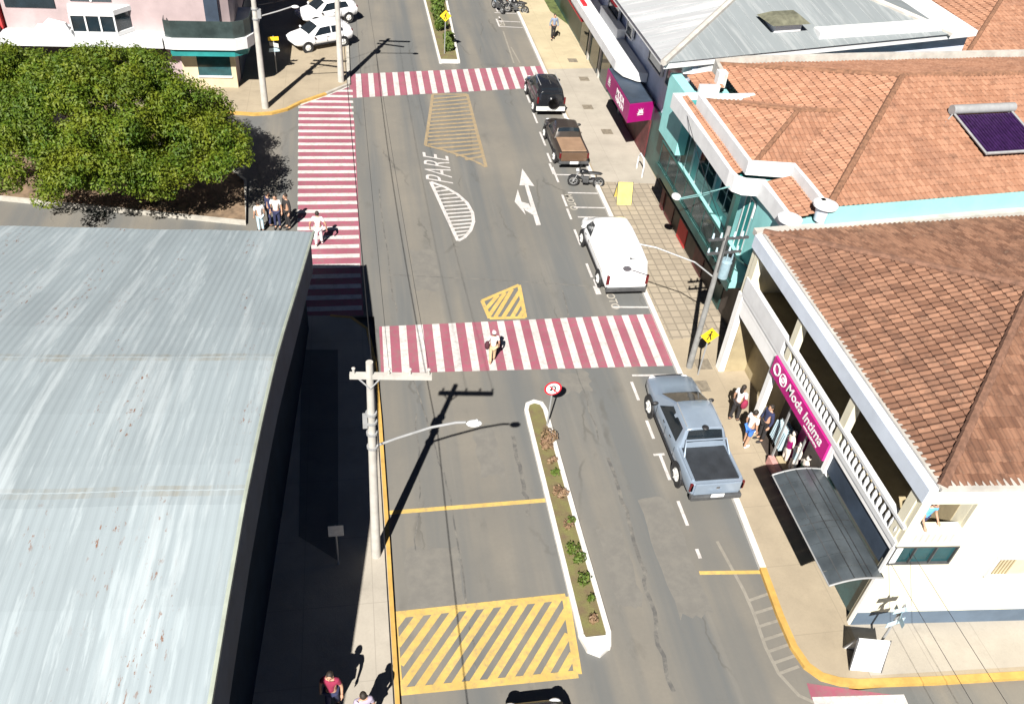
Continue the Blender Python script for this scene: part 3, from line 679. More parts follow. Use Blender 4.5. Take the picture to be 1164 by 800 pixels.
ts = MB(); tile_face(ts, (14.03,33.7,6.12), (14.03,26.9,6.12), (14.42,26.9,6.3), (14.42,33.7,6.3)); tile_face(ts, (15.0,26.3,6.12), (15.0,23.8,6.12), (16.05,23.8,6.42), (16.05,26.3,6.42))
tile_face(ts, (15.15,36.0,6.2), (15.15,34.3,6.2), (16.3,34.3,6.45), (16.3,36.0,6.45)); ts.build('tile_skirt', 'orange_tiles', ab)
for (x,yy,z) in ((14.92,23.72,5.95),(16.09,23.72,6.5)):
    d = MB(); d.cyl((x,yy,z-.35),(x,yy,z+.22),.24,.30,24); po = d.build('round_pier', 'fascia', ab, 40); d = MB(); d.cyl((x,yy,z+.22),(x,yy,z+.30),.43,.43,28); d.cyl((x,yy,z+.30),(x,yy,z+.35),.43,.3,28); d.build('cap', 'white_trim', po, 40)
rf = MB(); zE = 6.62; B = (22.3,30.9,8.45); RE = (36,32.0,8.45)
n0, n1 = (16.2,23.7,zE), (36,25.9,zE); f0, f1 = (16.6,36.4,zE), (36,38.3,zE)
tile_face(rf, f0, n0, B, B); tile_face(rf, n0, n1, RE, B); tile_face(rf, f1, f0, B, RE)
wz = 6.62; wa = (17.4,29.6,7.5)
tile_face(rf, (14.6,32.5,wz), (14.6,26.75,wz), wa, wa); tile_face(rf, (14.6,26.75,wz), (19.4,26.75,wz), (19.4,29.6,7.5), wa); tile_face(rf, (19.4,32.5,wz), (14.6,32.5,wz), wa, (19.4,29.6,7.5))
rfo = rf.build('roof', 'orange_tiles', ab)
rd = MB(); ridge(rd, n0, B); ridge(rd, f0, B); ridge(rd, B, RE); mat('orange_ridge',(.19,.095,.055),.9,.35,6); rd.build('ridge_tiles', 'orange_ridge', rfo); rd = MB(); ridge(rd, (14.6,26.75,wz), wa, .1); ridge(rd, (14.6,32.5,wz), wa, .1); ridge(rd, wa, (19.4,29.6,7.5), .1)
rd.build('ridge_tiles', 'orange_ridge', rfo)
v = MB(); v.box(16.05,16.45,34.6,35.0,6.3,7.0); v.build('chimney', 'white_trim', rfo)
# solar water heater on that roof
def roofz(x, y):   # near slope of the aqua roof
    t = (y-(23.7+(x-16.2)*.111))/7.6; return 6.62+1.83*t
sx, sy_ = 25.0, 27.6
hw = thing('solar_water_heater', 'purple solar water heater panel with silver tank on the orange roof', 'solar heater', (sx, sy_, roofz(sx,sy_)+.05), math.radians(6))
sl = math.atan(1.83/7.6)
def onslope(x, v_, h=0): return (x, v_*math.cos(sl)-h*math.sin(sl), v_*math.sin(sl)+h*math.cos(sl))
pnl = MB(); 
pnl.quad(onslope(-1.35,-1.1,.30), onslope(1.35,-1.1,.30), onslope(1.35,1.1,.30), onslope(-1.35,1.1,.30)); pnl.build('collector', 'solar_glass', hw)
tb = MB()
for k in range(18):
    x = -1.25+k*2.5/17; tb.cyl(onslope(x,-1.05,.32), onslope(x,1.05,.32), .035, None, 6)
tb.build('tubes', 'solar_glass', hw)
fm = MB()
for x in (-1.4,1.4): fm.cyl(onslope(x,-1.2,.30), onslope(x,1.25,.30), .05, None, 6)
fm.cyl(onslope(-1.4,-1.15,.30), onslope(1.4,-1.15,.30), .06, None, 6)
for x in (-1.3,1.3): fm.cyl(onslope(x,1.2,.0), onslope(x,1.2,.4), .03, None, 6)
fm.tube([onslope(-1.45,1.2,.3), onslope(-1.9,.9,.1), onslope(-2.1,.3,.08)], .03, 6); fm.build('frame', 'steel', hw)
tk = MB(); tk.cyl(onslope(-1.5,1.32,.40), onslope(1.5,1.32,.40), .19, None, 18); tk.build('tank', 'steel', hw, True)
# ------------------------------------------------------------------ grey-roofed building with magenta shop
gb_ = thing('grey_roof_building', 'pale blue building with large grey metal hip roof and magenta shopfront', 'building', (15.5,37,0), glob=True)
w = MB(); w.prism([(15.5,36.4),(33,41.6),(33,70),(15.9,70)], 0, 6.75); w.build('wall', 'pale_blue_wall', gb_)
ev = MB(); ev.prism([(13.85,35.75),(29.8,40.1),(33,41),(33,72),(13.85,72)], 6.65, 6.95, True); ev.build('eaves', 'white_trim', gb_)
rf = MB(); rf.uv = []
def metal_face(mb, pts):
    a = Vector(pts[0]); e = (Vector(pts[1])-a).normalized(); n_ = e.cross(Vector(pts[-1])-a).normalized(); s_ = n_.cross(e)
    # subdivide into ribs along the slope
    o = len(mb.v); 
    for p in pts: mb.v.append(tuple(p)); q_ = Vector(p)-a; mb.uv.append((q_.dot(e), q_.dot(s_)))
    mb.f.append(tuple(range(o, o+len(pts))))
G0, G1, GA, GB, GC = (13.75,35.65,6.97), (31.0,40.3,6.97), (22.6,45.2,9.0), (22.6,72,9.0), (13.75,72,6.97)
metal_face(rf, [G0,G1,GA]); metal_face(rf, [G1,(31,72,6.97),GB,GA])
rfo = rf.build('roof', 'grey_metal', gb_)
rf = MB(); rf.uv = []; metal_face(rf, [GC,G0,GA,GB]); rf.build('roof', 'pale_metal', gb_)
rd = MB(); 
for p, q_ in ((G0,GA),(G1,GA),(GA,GB)): 
    p = Vector(p); q_ = Vector(q_); rd.cyl(p+Vector((0,0,.02)), q_+Vector((0,0,.02)), .17, None, 6)
rd.build('ridge_cap', 'grey_gutter', rfo)
rb = MB()
def ribs(a, b, c, d, step=.9):
    a,b,c,d = map(Vector,(a,b,c,d)); e=(b-a); L=e.length; e.normalize(); n_=e.cross((c+d)/2-a).normalized(); n_ = n_ if n_.z>0 else -n_; s_=n_.cross(e)
    s_ = s_ if s_.z>0 else -s_
    pc=((c-a).dot(e),(c-a).dot(s_)); pd=((d-a).dot(e),(d-a).dot(s_)); poly=[(0,0),pd,pc,(L,0)]
    u=step
    while u<L:
        v=0
        for (u0,v0),(u1,v1) in zip(poly,poly[1:]):
            if u0<=u<=u1 and u1>u0: v=v0+(v1-v0)*(u-u0)/(u1-u0)
        if v>.2: rb.cyl(a+e*u+n_*.01, a+e*u+s_*v+n_*.01, .022, None, 5, False)
        u+=step
mat('grey_metal2',(.25,.27,.28),.6,.1,2)
ribs(GC,G0,GA,GB); rb.build('seams', 'grey_metal2', rfo); rb = MB(); ribs(G0,G1,GA,GA); rb.build('seams', 'grey_metal2', rfo)
pw = MB(); pw.prism([(22.6,38.6),(31.0,40.6),(31.0,41.3),(22.6,39.4)], 6.97, 7.45); pw.build('parapet', 'white_trim', gb_)
w = MB()
for (ya,yb,z0,z1_) in [(36.9,39.2,4.6,6.4),(40.0,42.2,4.6,6.4),(45.5,46.6,4.4,6.2),(48.5,50.8,4.4,6.3),(54,57,4.4,6.3)]:
    d = MB(); d.box(15.42,15.56,ya,yb,z0,z1_); fo = d.build('window', 'window_glass', gb_)
    d = MB(); d.box(15.38,15.5,ya-.08,ya,z0-.05,z1_+.05); d.box(15.38,15.5,yb,yb+.08,z0-.05,z1_+.05); d.box(15.36,15.5,ya,yb,z0-.08,z0); d.build('frame', 'white_trim', fo)
w = MB(); w.box(15.38,15.55,36.5,70,.1,3.0); w.build('shopfront', 'green_dark', gb_)
for yy in (46.5,49.2,52,55): 
    d = MB(); d.box(15.33,15.40,yy-.9,yy+.9,.15,2.4); d.build('door', 'window_glass', gb_)
for yy in (45.3,50.6,53.5): d = MB(); d.box(15.28,15.42,yy-.15,yy+.15,.1,3.0); d.build('pillar', 'grey_gutter', gb_)
cn = MB(); cn.prism([(15.5,42.1),(15.0,42.25),(14.4,42.9),(14.15,43.8),(14.15,60),(15.5,60)], 3.35, 3.85, True); cn.box(15.0,15.5,47,51,3.85,4.4); cn.build('canopy', 'white_trim', gb_)
mg = MB(); mg.prism([(13.95,39.65),(15.38,40.05),(15.38,44.4),(13.95,44.3)], 2.2, 3.2, True); mo = mg.build('shop_sign', 'hot_magenta', gb_)
mg = MB(); mg.prism([(13.98,39.75),(15.38,40.1),(15.38,44.35),(13.98,44.25)], 3.202, 3.24); mg.build('cover', 'dark_navy', mo)
# white plant emblem, as on the two faces of the sign
def emblem(o_, ex, s_, par):
    e = MB(); o_ = Vector(o_); ex = Vector(ex); ez = Vector((0,0,1)); n_ = ex.cross(ez).normalized()*.012
    for ang in (-60,-30,0,30,60,90,-90):
        a = math.radians(ang); d_ = ex*math.sin(a)+ez*math.cos(a); p_ = ex*math.cos(a)-ez*math.sin(a)
        L = s_*(1 if abs(ang)<45 else .75)
        e.quad(o_+n_, o_+n_+d_*L*.5+p_*L*.11, o_+n_+d_*L, o_+n_+d_*L*.5-p_*L*.11)
    e.quad(*(o_+n_+ex*(s_*x)+ez*(s_*z) for x,z in ((-.6,-.32),(.6,-.32),(.6,-.2),(-.6,-.2))))
    e.build('emblem', 'sign_white', par)
nx = Vector((1.43,.40,0)).normalized(); emblem((14.65,39.84,2.66), nx, .3, mo); emblem((13.94,43.6,2.66), (0,-1,0), .42, mo)
text_mesh('MODA', .5, axes((13.942,41.4,2.84), (0,-1,0), (0,0,1)), 'lettering', 'sign_white', .004, mo); text_mesh('FASHION', .38, axes((13.942,41.4,2.48), (0,-1,0), (0,0,1)), 'lettering', 'sign_white', .004, mo)
ms = MB(); ms.box(15.3,15.4,39.9,44.3,.1,2.2); ms.build('shop_interior', 'maroon', gb_)
r_ = MB(); r_.box(14.3,14.55,52.4,57.2,2.9,3.95); ro = r_.build('shop_sign', 'red_sign', gb_); r_ = MB(); r_.box(14.28,14.3,52.5,55.5,3.1,3.75); r_.build('sign_face', 'sign_white', ro)
hx = thing('roof_hatch', 'dark louvred hatch with white base on the grey metal roof', 'roof hatch', (20.9,39.3,7.55), math.radians(12))
d = MB(); d.box(-.8,.75,-.45,.45,-.2,.28); d.build('base', 'white_trim', hx)
d = MB(); d.add([(-1.2,-.75,.25),(1.0,-.75,.25),(1.0,.7,.3),(-1.2,.7,.3),(-.7,-.2,.55),(.6,-.2,.55),(.6,.3,.58),(-.7,.3,.58)], [(0,1,5,4),(1,2,6,5),(2,3,7,6),(3,0,4,7),(4,5,6,7),(3,2,1,0)]); d.build('lid', mat('olive_metal',(.12,.12,.085),.6,.3,3), hx)
# low link building between the corner building and the aqua one : paved porch
# ------------------------------------------------------------------ far orange roof
ob_ = thing('house', 'house with plain orange clay roof behind the grey roof', 'house', (44,50,0), glob=True)
MB().prism([(35,42.5),(56,45.5),(56,75),(36,75)], 0, 4.4).build('wall', 'beige_wall', ob_)
rf = MB(); O = [(33.2,41.6,4.5),(60,45.5,4.5),(60,78,4.5),(34.5,78,4.5)]; oa = (46.6,56,7.4); obx = (46.6,68,7.4)
tile_face(rf, O[0], O[1], oa, oa, .3, .5); tile_face(rf, O[3], O[0], oa, obx, .3, .5); tile_face(rf, O[1], O[2], obx, oa, .3, .5)
ro = rf.build('roof', 'orange_tiles', ob_); rd = MB(); ridge(rd, O[0], oa); ridge(rd, O[1], oa); ridge(rd, oa, obx); rd.build('ridge_tiles', 'orange_ridge', ro)
# ------------------------------------------------------------------ shed with arched metal roof (left)
k_ = .065; CX0, CY0 = -1.67, 26.3
vd = Vector((-k_, -1, 0)).normalized(); ud = Vector((-1, k_, 0)).normalized(); O0 = Vector((CX0,CY0,0))
PROF = [(0,4.35),(1.5,4.72),(3.4,5.17),(5.5,5.66),(7.6,6.17),(9.5,6.55),(11.4,6.74),(13,6.82),(14.4,6.80),(16.5,6.5),(18.3,6.15),(20.5,5.7),(22.5,5.2),(25,4.7),(27.5,4.3)]
def bow(v): return .0022*max(0,v-3)**1.5*(1 if v < 13 else 1+.09*(v-13))
def zr(v):
    for (a,za),(b,zb) in zip(PROF, PROF[1:]):
        if a <= v <= b: return za+(zb-za)*(v-a)/(b-a)
    return PROF[-1][1]
sh = thing('warehouse', 'large shed with weathered grey arched sheet metal roof and rust stains', 'warehouse', (CX0,CY0,0), glob=True)
r = MB(); r.uv = []
vv = sorted(set([i*.55 for i in range(51)]+[9.29,9.31,13.9,13.92])); nu = 480; du = 24/nu
def lap(v): return .008 if v < 9.3 else (.004 if v < 13.91 else 0.0)
for j, v in enumerate(vv):
    for i in range(nu+1):
        u = -.12+i*du
        h = .006*math.cos(2*PI*u/.2)
        p = O0+ud*(u+bow(v)*max(0,1-u/12))+vd*v; sag = .012*math.sin(u*2.1+v*.7)+.012*math.sin(u*.9-v*1.3)
        r.v.append((p.x, p.y, zr(v)+h+lap(v)+sag)); r.uv.append((u, v + (0 if v < 9.3 else 37 if v < 13.91 else 71)))
for j in range(len(vv)-1):
    for i in range(nu): a = j*(nu+1)+i; r.f.append((a+1, a, a+nu+1, a+nu+2))
ro = r.build('roof', 'shed_metal', sh)
tr = MB(); tr.tube([tuple(O0+ud*(-.13+bow(v))+vd*v+Vector((0,0,zr(v)+.01))) for v in vv], .05, 6); tr.build('verge_trim', 'verge_trim', ro)
g = MB(); n = len(vv)
lowz = lambda v: max(zr(v)-1.65-.035*v, 2.6)
for off in (0,.06):
    g.v += [tuple(O0+ud*(off+bow(v))+vd*v+Vector((0,0,zr(v)-.05))) for v in vv]+[tuple(O0+ud*(off+bow(v))+vd*v+Vector((0,0,lowz(v)))) for v in vv]
for i in range(n-1):
    g.f += [(i,i+1,n+i+1,n+i),(2*n+i+1,2*n+i,3*n+i,3*n+i+1),(n+i,n+i+1,3*n+i+1,3*n+i)]
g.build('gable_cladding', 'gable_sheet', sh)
g = MB()
def shp(u,v): p = O0+ud*(u+(bow(v)+.1 if u < 1 else 0))+vd*v; return (p.x,p.y)
g.wallstrip([shp(.3,v) for v in (.2,4,8,12,15,17,19,21,23,25,27)], .15, 0, 4.2); g.prism([shp(.25,.2),shp(23.5,.2),shp(23.5,.35),shp(.25,.35)], 0, 4.25); g.prism([shp(.25,27),shp(23.5,27),shp(23.5,27.2),shp(.25,27.2)], 0, 4.3); g.prism([shp(23.3,.3),shp(23.5,.3),shp(23.5,27),shp(23.3,27)], 0, 4.3)
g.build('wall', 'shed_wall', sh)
for vseam in (9.3, 13.91):
    pass
# ------------------------------------------------------------------ pink corner building (top left)
YF = 48.3
pb = thing('pink_building', 'pale pink corner building with white canopies and glass balconies behind the tree', 'building', (-12,YF,0), glob=True)
w = MB(); w.prism([(-17.6,YF),(-7.6,YF),(-6.9,YF+.15),(-6.4,YF+.5),(-6.3,YF+1.2),(-6.3,75),(-17.6,75)], 0, 8.6); w.build('wall', 'pink_wall', pb)
w = MB(); w.box(-9.2,-8.4,YF-.02,YF+.3,.1,2.6); w.box(-6.62,-6.36,YF-.03,YF+.3,.1,2.6); w.box(-8.4,-6.62,YF-.02,YF+.3,.1,.78); w.build('shopfront', 'beige_wall', pb)
d = MB(); d.box(-8.4,-6.62,YF-.012,YF+.1,.78,2.3); wo = d.build('shop_window', 'teal_glass', pb)
d = MB(); d.box(-8.45,-6.6,YF-.1,YF,.72,.80); d.build('sill', 'white_trim', wo)
d = MB(); d.box(-6.32,-6.24,YF+1.2,60,.1,2.7); d.build('side_shopfront', 'dark_navy', pb)
d = MB(); d.prism([(-9.5,YF-.95),(-6.2,YF-.9),(-5.55,YF-.4),(-5.5,YF+.3),(-5.5,YF+4),(-6.3,YF+4),(-6.4,YF+.2),(-9.5,YF+.1)], 2.25, 2.62, True); d.build('shop_sign', 'teal', pb)
d = MB(); d.prism([(-9.75,YF-1.0),(-9.3,YF-1.1),(-6.1,YF-1.05),(-5.5,YF-.7),(-5.2,YF-.1),(-5.15,YF+4),(-6.3,YF+4),(-6.4,YF+.4),(-9.75,YF+.1)], 2.65, 3.25, True); bo = d.build('balcony', 'white_trim', pb)
path = [(-9.7,YF-.2),(-9.65,YF-.85),(-9.3,YF-1.0),(-6.15,YF-.95),(-5.6,YF-.62),(-5.32,YF-.1),(-5.28,YF+3.9)]
d = MB(); d.wallstrip(path, .03, 3.25, 4.15); ro = d.build('railing_glass', 'rail_glass', bo)
d = MB(); d.wallstrip(path, .09, 4.15, 4.26)
for p in [(-9.3,YF-1.0),(-8.2,YF-.98),(-7.2,YF-.97),(-6.15,YF-.95),(-5.32,YF-.1)]: d.box(p[0]-.03,p[0]+.03,p[1]-.06,p[1]-.02,3.25,4.15)
d.build('handrail', 'white_trim', ro)
d = MB(); d.box(-17.8,-9.8,YF-1.15,YF+.1,2.72,3.2); d.prism([(-16.0,YF-1.1),(-14.2,YF-1.1),(-14.2,YF-.2),(-16,YF-.2)],3.2,3.55); d.add([(-16.6,YF-1.12,3.2),(-14.1,YF-1.12,3.2),(-14.4,YF-1.12,3.9),(-15.2,YF-1.12,4.1),(-15.6,YF-1.12,3.75),(-16.6,YF-.9,3.2),(-14.1,YF-.9,3.2),(-14.4,YF-.9,3.9),(-15.2,YF-.9,4.1),(-15.6,YF-.9,3.75)],[(0,1,2,3,4),(9,8,7,6,5),(0,4,9,5),(4,3,8,9),(3,2,7,8),(2,1,6,7)]); d.build('canopy', 'white_trim', pb)
d = MB(); d.box(-17.4,-9.9,YF-.06,YF+.05,.1,2.4); d.build('shopfront', 'shop_dark', pb)  # front coloured dark to carry the shade beneath the canopy
bay = [(-14.4,YF),(-14.2,YF-.9),(-12.0,YF-.9),(-11.3,YF)]
d = MB(); d.prism(bay, 3.22, 3.42); d.prism(bay, 4.3, 4.55, True); bo = d.build('bay_window', 'white_trim', pb)
d = MB(); d.prism([(-14.33,YF),(-14.15,YF-.84),(-12.04,YF-.84),(-11.4,YF)], 3.42, 4.3); d.build('pane', 'window_glass', bo)
d = MB()
for x in (-14.18,-13.45,-12.75,-12.03): d.box(x-.04,x+.04,YF-.9,YF-.82,3.42,4.3)
d.box(-14.2,-12.0,YF-.905,YF-.825,4.24,4.32)
d.build('frame', 'white_trim', bo)
d = MB(); d.box(-14.2,-12.2,YF-.05,YF+.05,4.7,6.2); fo = d.build('window', 'window_glass', pb); d = MB(); d.box(-13.25,-13.15,YF-.07,YF-.05,4.7,6.2); d.build('frame', 'white_trim', fo)
d = MB(); d.box(-17.4,-15.0,YF-.05,YF+.05,4.3,6.2); d.build('window', 'window_glass', pb)
d = MB(); d.box(-7.6,-6.9,YF-.03,YF+.12,3.3,5.6); d.build('door', 'dark_navy', pb)
rb_ = thing('red_building', 'red painted shop wall at the left edge of the street', 'building', (-21,48,0), glob=True)
d = MB(); d.prism([(-34,49.8),(-17.75,YF-.2),(-17.75,70),(-34,70)], 0, 7); d.build('wall', 'red_wall', rb_)
d = MB(); d.prism([(-34,48.9),(-17.9,47.3),(-17.9,48.4),(-34,50)], 2.6, 3.5, True); d.build('canopy', 'white_trim', rb_)
d = MB(); d.prism([(-27,48.98),(-18.3,48.1),(-18.3,48.3),(-27,49.2)], .1, 2.4); d.build('shop_window', 'window_glass', rb_)
# ------------------------------------------------------------------ vehicles
def wheel(par, x, y, r, w_, side):
    t = MB(); xo = x+side*w_/2; xi = x-side*w_/2
    t.cyl((xi,y,r),(xo,y,r), r, None, 24); 
    wo = bpy.data.objects.new('wheel', None)
    ty = t.build('wheel', 'rubber', par, 35)
    rm = MB(); rm.cyl((xo-side*.02,y,r),(xo+side*.012,y,r), r*.66, r*.6, 18)
    for k in range(5):
        a = 2*PI*k/5; rm.cyl((xo+side*.02,y,r),(xo+side*.02,y+math.cos(a)*r*.55,r+math.sin(a)*r*.55), .03, None, 6)
    rm.build('rim', 'plate_metal', ty); return ty
def car(name, label, cat, loc, rot, L, Wd, st, paintm, win, wheels, r=.33, group=None, extra=None):
    """st: stations (y, zlow, zbelt, ztop, wlow, wbelt, wtop) from the rear to the nose; win: glass described on the shell"""
    root = thing(name, label, cat, loc, rot, group)
    # densify
    def at(y):
        for a,b in zip(st, st[1:]):
            if a[0] <= y <= b[0]:
                t = (y-a[0])/max(1e-6,b[0]-a[0]); return tuple(a[i]+(b[i]-a[i])*t for i in range(7))
        return st[0] if y < st[0][0] else st[-1]
    def ring(s_):
        y, zl, zb, zt, wl, wb, wt = s_
        h = zt-zb
        R = [(wl*.92,zl),(wl,zl+.06),(wb*1.0,(zl+zb)*.5),(wb*.985,zb-.06),(wb*.95,zb),(wt+.03*min(1,h*4)+.0,zt-min(.09,h*.3)),(wt-.04,zt-min(.02,h*.08)),(wt*.6,zt+.012)]
        return [(x,y,z) for x,z in R]+[(-x,y,z) for x,z in R[::-1]]
    b = MB(); rows = []
    for s_ in st: rows.append(ring(s_))
    n = len(rows[0])
    for rr in rows: b.v += rr
    for i in range(len(rows)-1):
        for j in range(n): b.f.append((i*n+j, i*n+(j+1)%n, (i+1)*n+(j+1)%n, (i+1)*n+j))
    b.f.append(tuple(range(n))); b.f.append(tuple(range(len(b.v)-1, len(b.v)-n-1, -1)))
    b.build('body', paintm, root, 38, bevel=.018)
    def sp(y, t, side, off=.012):
        s_ = at(y); y_, zl, zb, zt, wl, wb, wt = s_
        z = zb+(zt-.09-zb)*t; x = wb*.95+(wt+.03-wb*.95)*t
        return (side*(x+off), y, z)
    for w_ in win:
        if w_[0] == 'side':
            for side in (-1,1):
                q = MB(); pts = [sp(y,t,side) for y,t in w_[1]]
                ins = [sp(y,t,side,-.02) for y,t in w_[1]]; m = len(pts)
                if side > 0: pts = pts[::-1]; ins = ins[::-1]
                q.add(pts+ins, [tuple(range(m))]+[(i,m+i,m+(i+1)%m,(i+1)%m) for i in range(m)]); q.build('side_window', 'car_glass', root)
        else:
            nm, ya, yb = w_[0], w_[1], w_[2]; ins = w_[3] if len(w_) > 3 else .1
            q = MB(); N = 4
            a, e = at(ya), at(yb); vs = []
            nrm = Vector((0, -(e[3]-a[3]), (yb-ya))).normalized()*.02
            for s_ in (a, e):
                for k in range(N+1):
                    t = -1+2*k/N; x = (s_[6]-ins)*t; z = s_[3]+.012-(.025*abs(t)**3)
                    vs.append((x, s_[0]+nrm.y, z+nrm.z))
            q.add(vs, [(k,k+1,N+2+k,N+1+k) for k in range(N)]); q.build(nm, 'car_glass', root)
    for (x,y) in wheels:
        for side in (-1,1):
            wheel(root, side*x, y, r, .22, side)
            a = MB(); a.torus((side*(x+.085),y,r),(1,0,0),r+.035,.045,20,6); a.build('wheel_arch', 'black_plastic', root)
    ym = max(y for w_ in win if w_[0]=='side' for y,t in w_[1]); yn = min(y for w_ in win if w_[0]=='side' for y,t in w_[1])
    if name != 'pickup_truck' or L < 5:
        for side in (-1,1):
            for yy in ([ym-.05, yn+.05] if name == 'delivery_van' or L > 4.2 else [ym-.05, (ym+yn)/2+.15, yn+.1]):
                f = at(yy); b = MB(); b.box(side*f[5]-.006, side*f[5]+.006, yy-.009, yy+.009, f[1]+.14, f[2]-.07); b.build('door_seam', 'black_plastic', root)
            f = at(0); b = MB(); b.box(side*(f[4]+.005)-.02, side*(f[4]+.005)+.02, -wheels[0][1]*-1+.45 if wheels[0][1]<0 else -.8, wheels[1][1]-.45, f[1]-.01, f[1]+.09); b.build('sill', 'black_plastic', root)
            f = at((ym+yn)/2); b = MB(); b.box(side*f[5]-.012, side*f[5]+.014, (ym+yn)/2, (ym+yn)/2+.14, f[2]-.13, f[2]-.10); b.build('door_handle', 'dark_steel', root)
    for side in (-1,1):
        f = at(st[-1][0]-.12); l = MB(); l.ell((side*(f[5]*.72), st[-1][0]-.06, f[2]-.06), (.17,.1,.09), 10, 6); l.build('headlight', 'lamp_clear', root, True)
    if extra: extra(root, at)
    return root
def tail(root, x, y, z, w_=.07, h=.16, d=.05):
    for s_ in (-1,1):
        t = MB(); t.box(s_*x-w_, s_*x+w_, y-.02, y+d, z-h, z+h); t.build('taillight', 'lamp_red', root)
def plate(root, y, z):
    p = MB(); p.box(-.22,.22,y-.015,y,z-.07,z+.07); p.build('licence_plate', 'sign_white', root)
def mirrors(root, x, y, z, m='black_plastic'):
    for s_ in (-1,1):
        p = MB(); p.ell((s_*(x+.1),y,z),(.12,.07,.08),8,6); p.build('mirror', m, root, True)
# silver pickup
def ex_pick(root, at):
    b = MB(); b.box(-.74,.74,-2.52,-1.06,1.06,1.10); b.build('bed_cover', 'bed_cover', root, bevel=.015)
    for s_ in (-1,1): b = MB(); b.box(s_*.80-.05,s_*.80+.05,-2.5,-1.06,1.05,1.12); b.build('bed_rail', 'paint_silver', root, bevel=.02)
    b = MB(); b.box(-.76,.76,-2.70,-2.62,.60,1.08); b.build('tailgate', 'paint_silver', root, bevel=.02)
    b = MB(); b.box(-.86,.86,-2.80,-2.6,.42,.60); b.build('bumper', 'dark_steel', root, bevel=.03)
    tail(root,.86,-2.62,.88,.05,.16); plate(root,-2.81,.66); mirrors(root,.92,1.02,1.12)
    for s_ in (-1,1): b = MB(); b.tube([(s_*.60,.3,1.79),(s_*.60,-.8,1.77)],.016,6); b.build('roof_rail', 'steel', root)
    b = MB(); b.tube([(-.78,-1.5,1.1),(-.7,-1.16,1.5),(.7,-1.16,1.5),(.78,-1.5,1.1)],.035,8); b.build('sport_bar', 'paint_silver', root)
    for s_ in (-1,1):
        b = MB(); b.box(s_*.90-.02,s_*.90+.02,-1.15,1.15,.40,.49); b.build('side_step', 'black_plastic', root)
        for yy in (-.95,.02,1.0): b = MB(); b.box(s_*.927-.004,s_*.927+.004,yy-.008,yy+.008,.55,1.0); b.build('door_seam', 'black_plastic', root)
    b = MB(); b.ell((0,-.88,1.77),(.12,.12,.05)); b.build('brake_light', 'black_plastic', root, True)
    b = MB(); b.box(-.06,.06,-2.715,-2.70,.86,.96); b.build('emblem', 'chrome', root)
    b = MB(); b.box(-.55,.55,2.66,2.70,.65,.9); b.build('grille', 'black_plastic', root)
    for s_ in (-1,1):
        for y in (.25,-.45): h = MB(); h.box(s_*.925-.012,s_*.925+.012,y-.07,y+.07,.98,1.01); h.build('door_handle', 'chrome', root)
car('pickup_truck', 'silver double-cab pickup with black bed cover parked near the magenta sign', 'pickup', (10.93,19.05,0), 0, 5.4, 1.86,
    [(-2.64,.5,1.02,1.05,.80,.90,.80),(-2.5,.45,1.04,1.07,.86,.93,.82),(-1.10,.42,1.05,1.08,.88,.93,.83),(-1.06,.42,1.06,1.30,.88,.93,.74),(-.88,.42,1.06,1.75,.88,.93,.64),(-.1,.42,1.05,1.79,.88,.93,.64),(.35,.42,1.04,1.76,.88,.93,.63),(1.5,.42,1.02,1.13,.88,.92,.76),(1.95,.42,.98,1.06,.87,.91,.72),(2.45,.45,.92,.98,.82,.87,.64),(2.68,.5,.82,.86,.72,.76,.5)],
    'paint_silver', [('side',[(-.82,.12),(-.72,.92),(.33,.92),(.95,.12)]),('windshield',.42,1.42,.07),('rear_window',-1.055,-.90,.08)],
    [(.84,-1.60),(.84,1.62)], .38, extra=ex_pick)
# white van
def ex_van(root, at):
    tail(root,.84,-2.52,.92,.06,.22); plate(root,-2.545,.72); mirrors(root,.92,1.35,1.12,'paint_white')
    b = MB(); b.box(-.88,.88,-2.6,-2.45,.36,.56); b.build('bumper', 'dark_steel', root, bevel=.03)
    b = MB(); b.cyl((.05,-2.35,1.86),(.35,-2.33,1.86),.02,None,6); b.ell((.02,-2.35,1.87),(.06,.05,.04)); b.build('aerial', 'black_plastic', root)
    for s_ in (-1,1): h = MB(); h.box(s_*.945-.012,s_*.945+.012,-1.9,.6,.9,.93); h.build('sliding_rail', 'grey_gutter', root)
car('delivery_van', 'white panel van with blank sides parked beside the pavers', 'van', (10.98,30.15,0), 0, 5.1, 1.9,
    [(-2.52,.45,1.0,1.70,.80,.88,.66),(-2.42,.4,1.0,1.84,.86,.93,.72),(-1.6,.38,1.0,1.90,.88,.95,.74),(.0,.38,1.0,1.92,.88,.95,.74),(.75,.38,1.0,1.88,.88,.95,.72),(1.0,.38,1.0,1.80,.88,.95,.70),(1.85,.38,.98,1.14,.88,.93,.74),(2.2,.4,.92,1.02,.84,.9,.66),(2.5,.46,.80,.86,.74,.8,.5)],
    'paint_white', [('side',[(.55,.1),(.55,.85),(1.02,.85),(1.55,.1)]),('windshield',1.06,1.80,.07)],
    [(.86,-1.55),(.86,1.6)], .34, extra=ex_van)
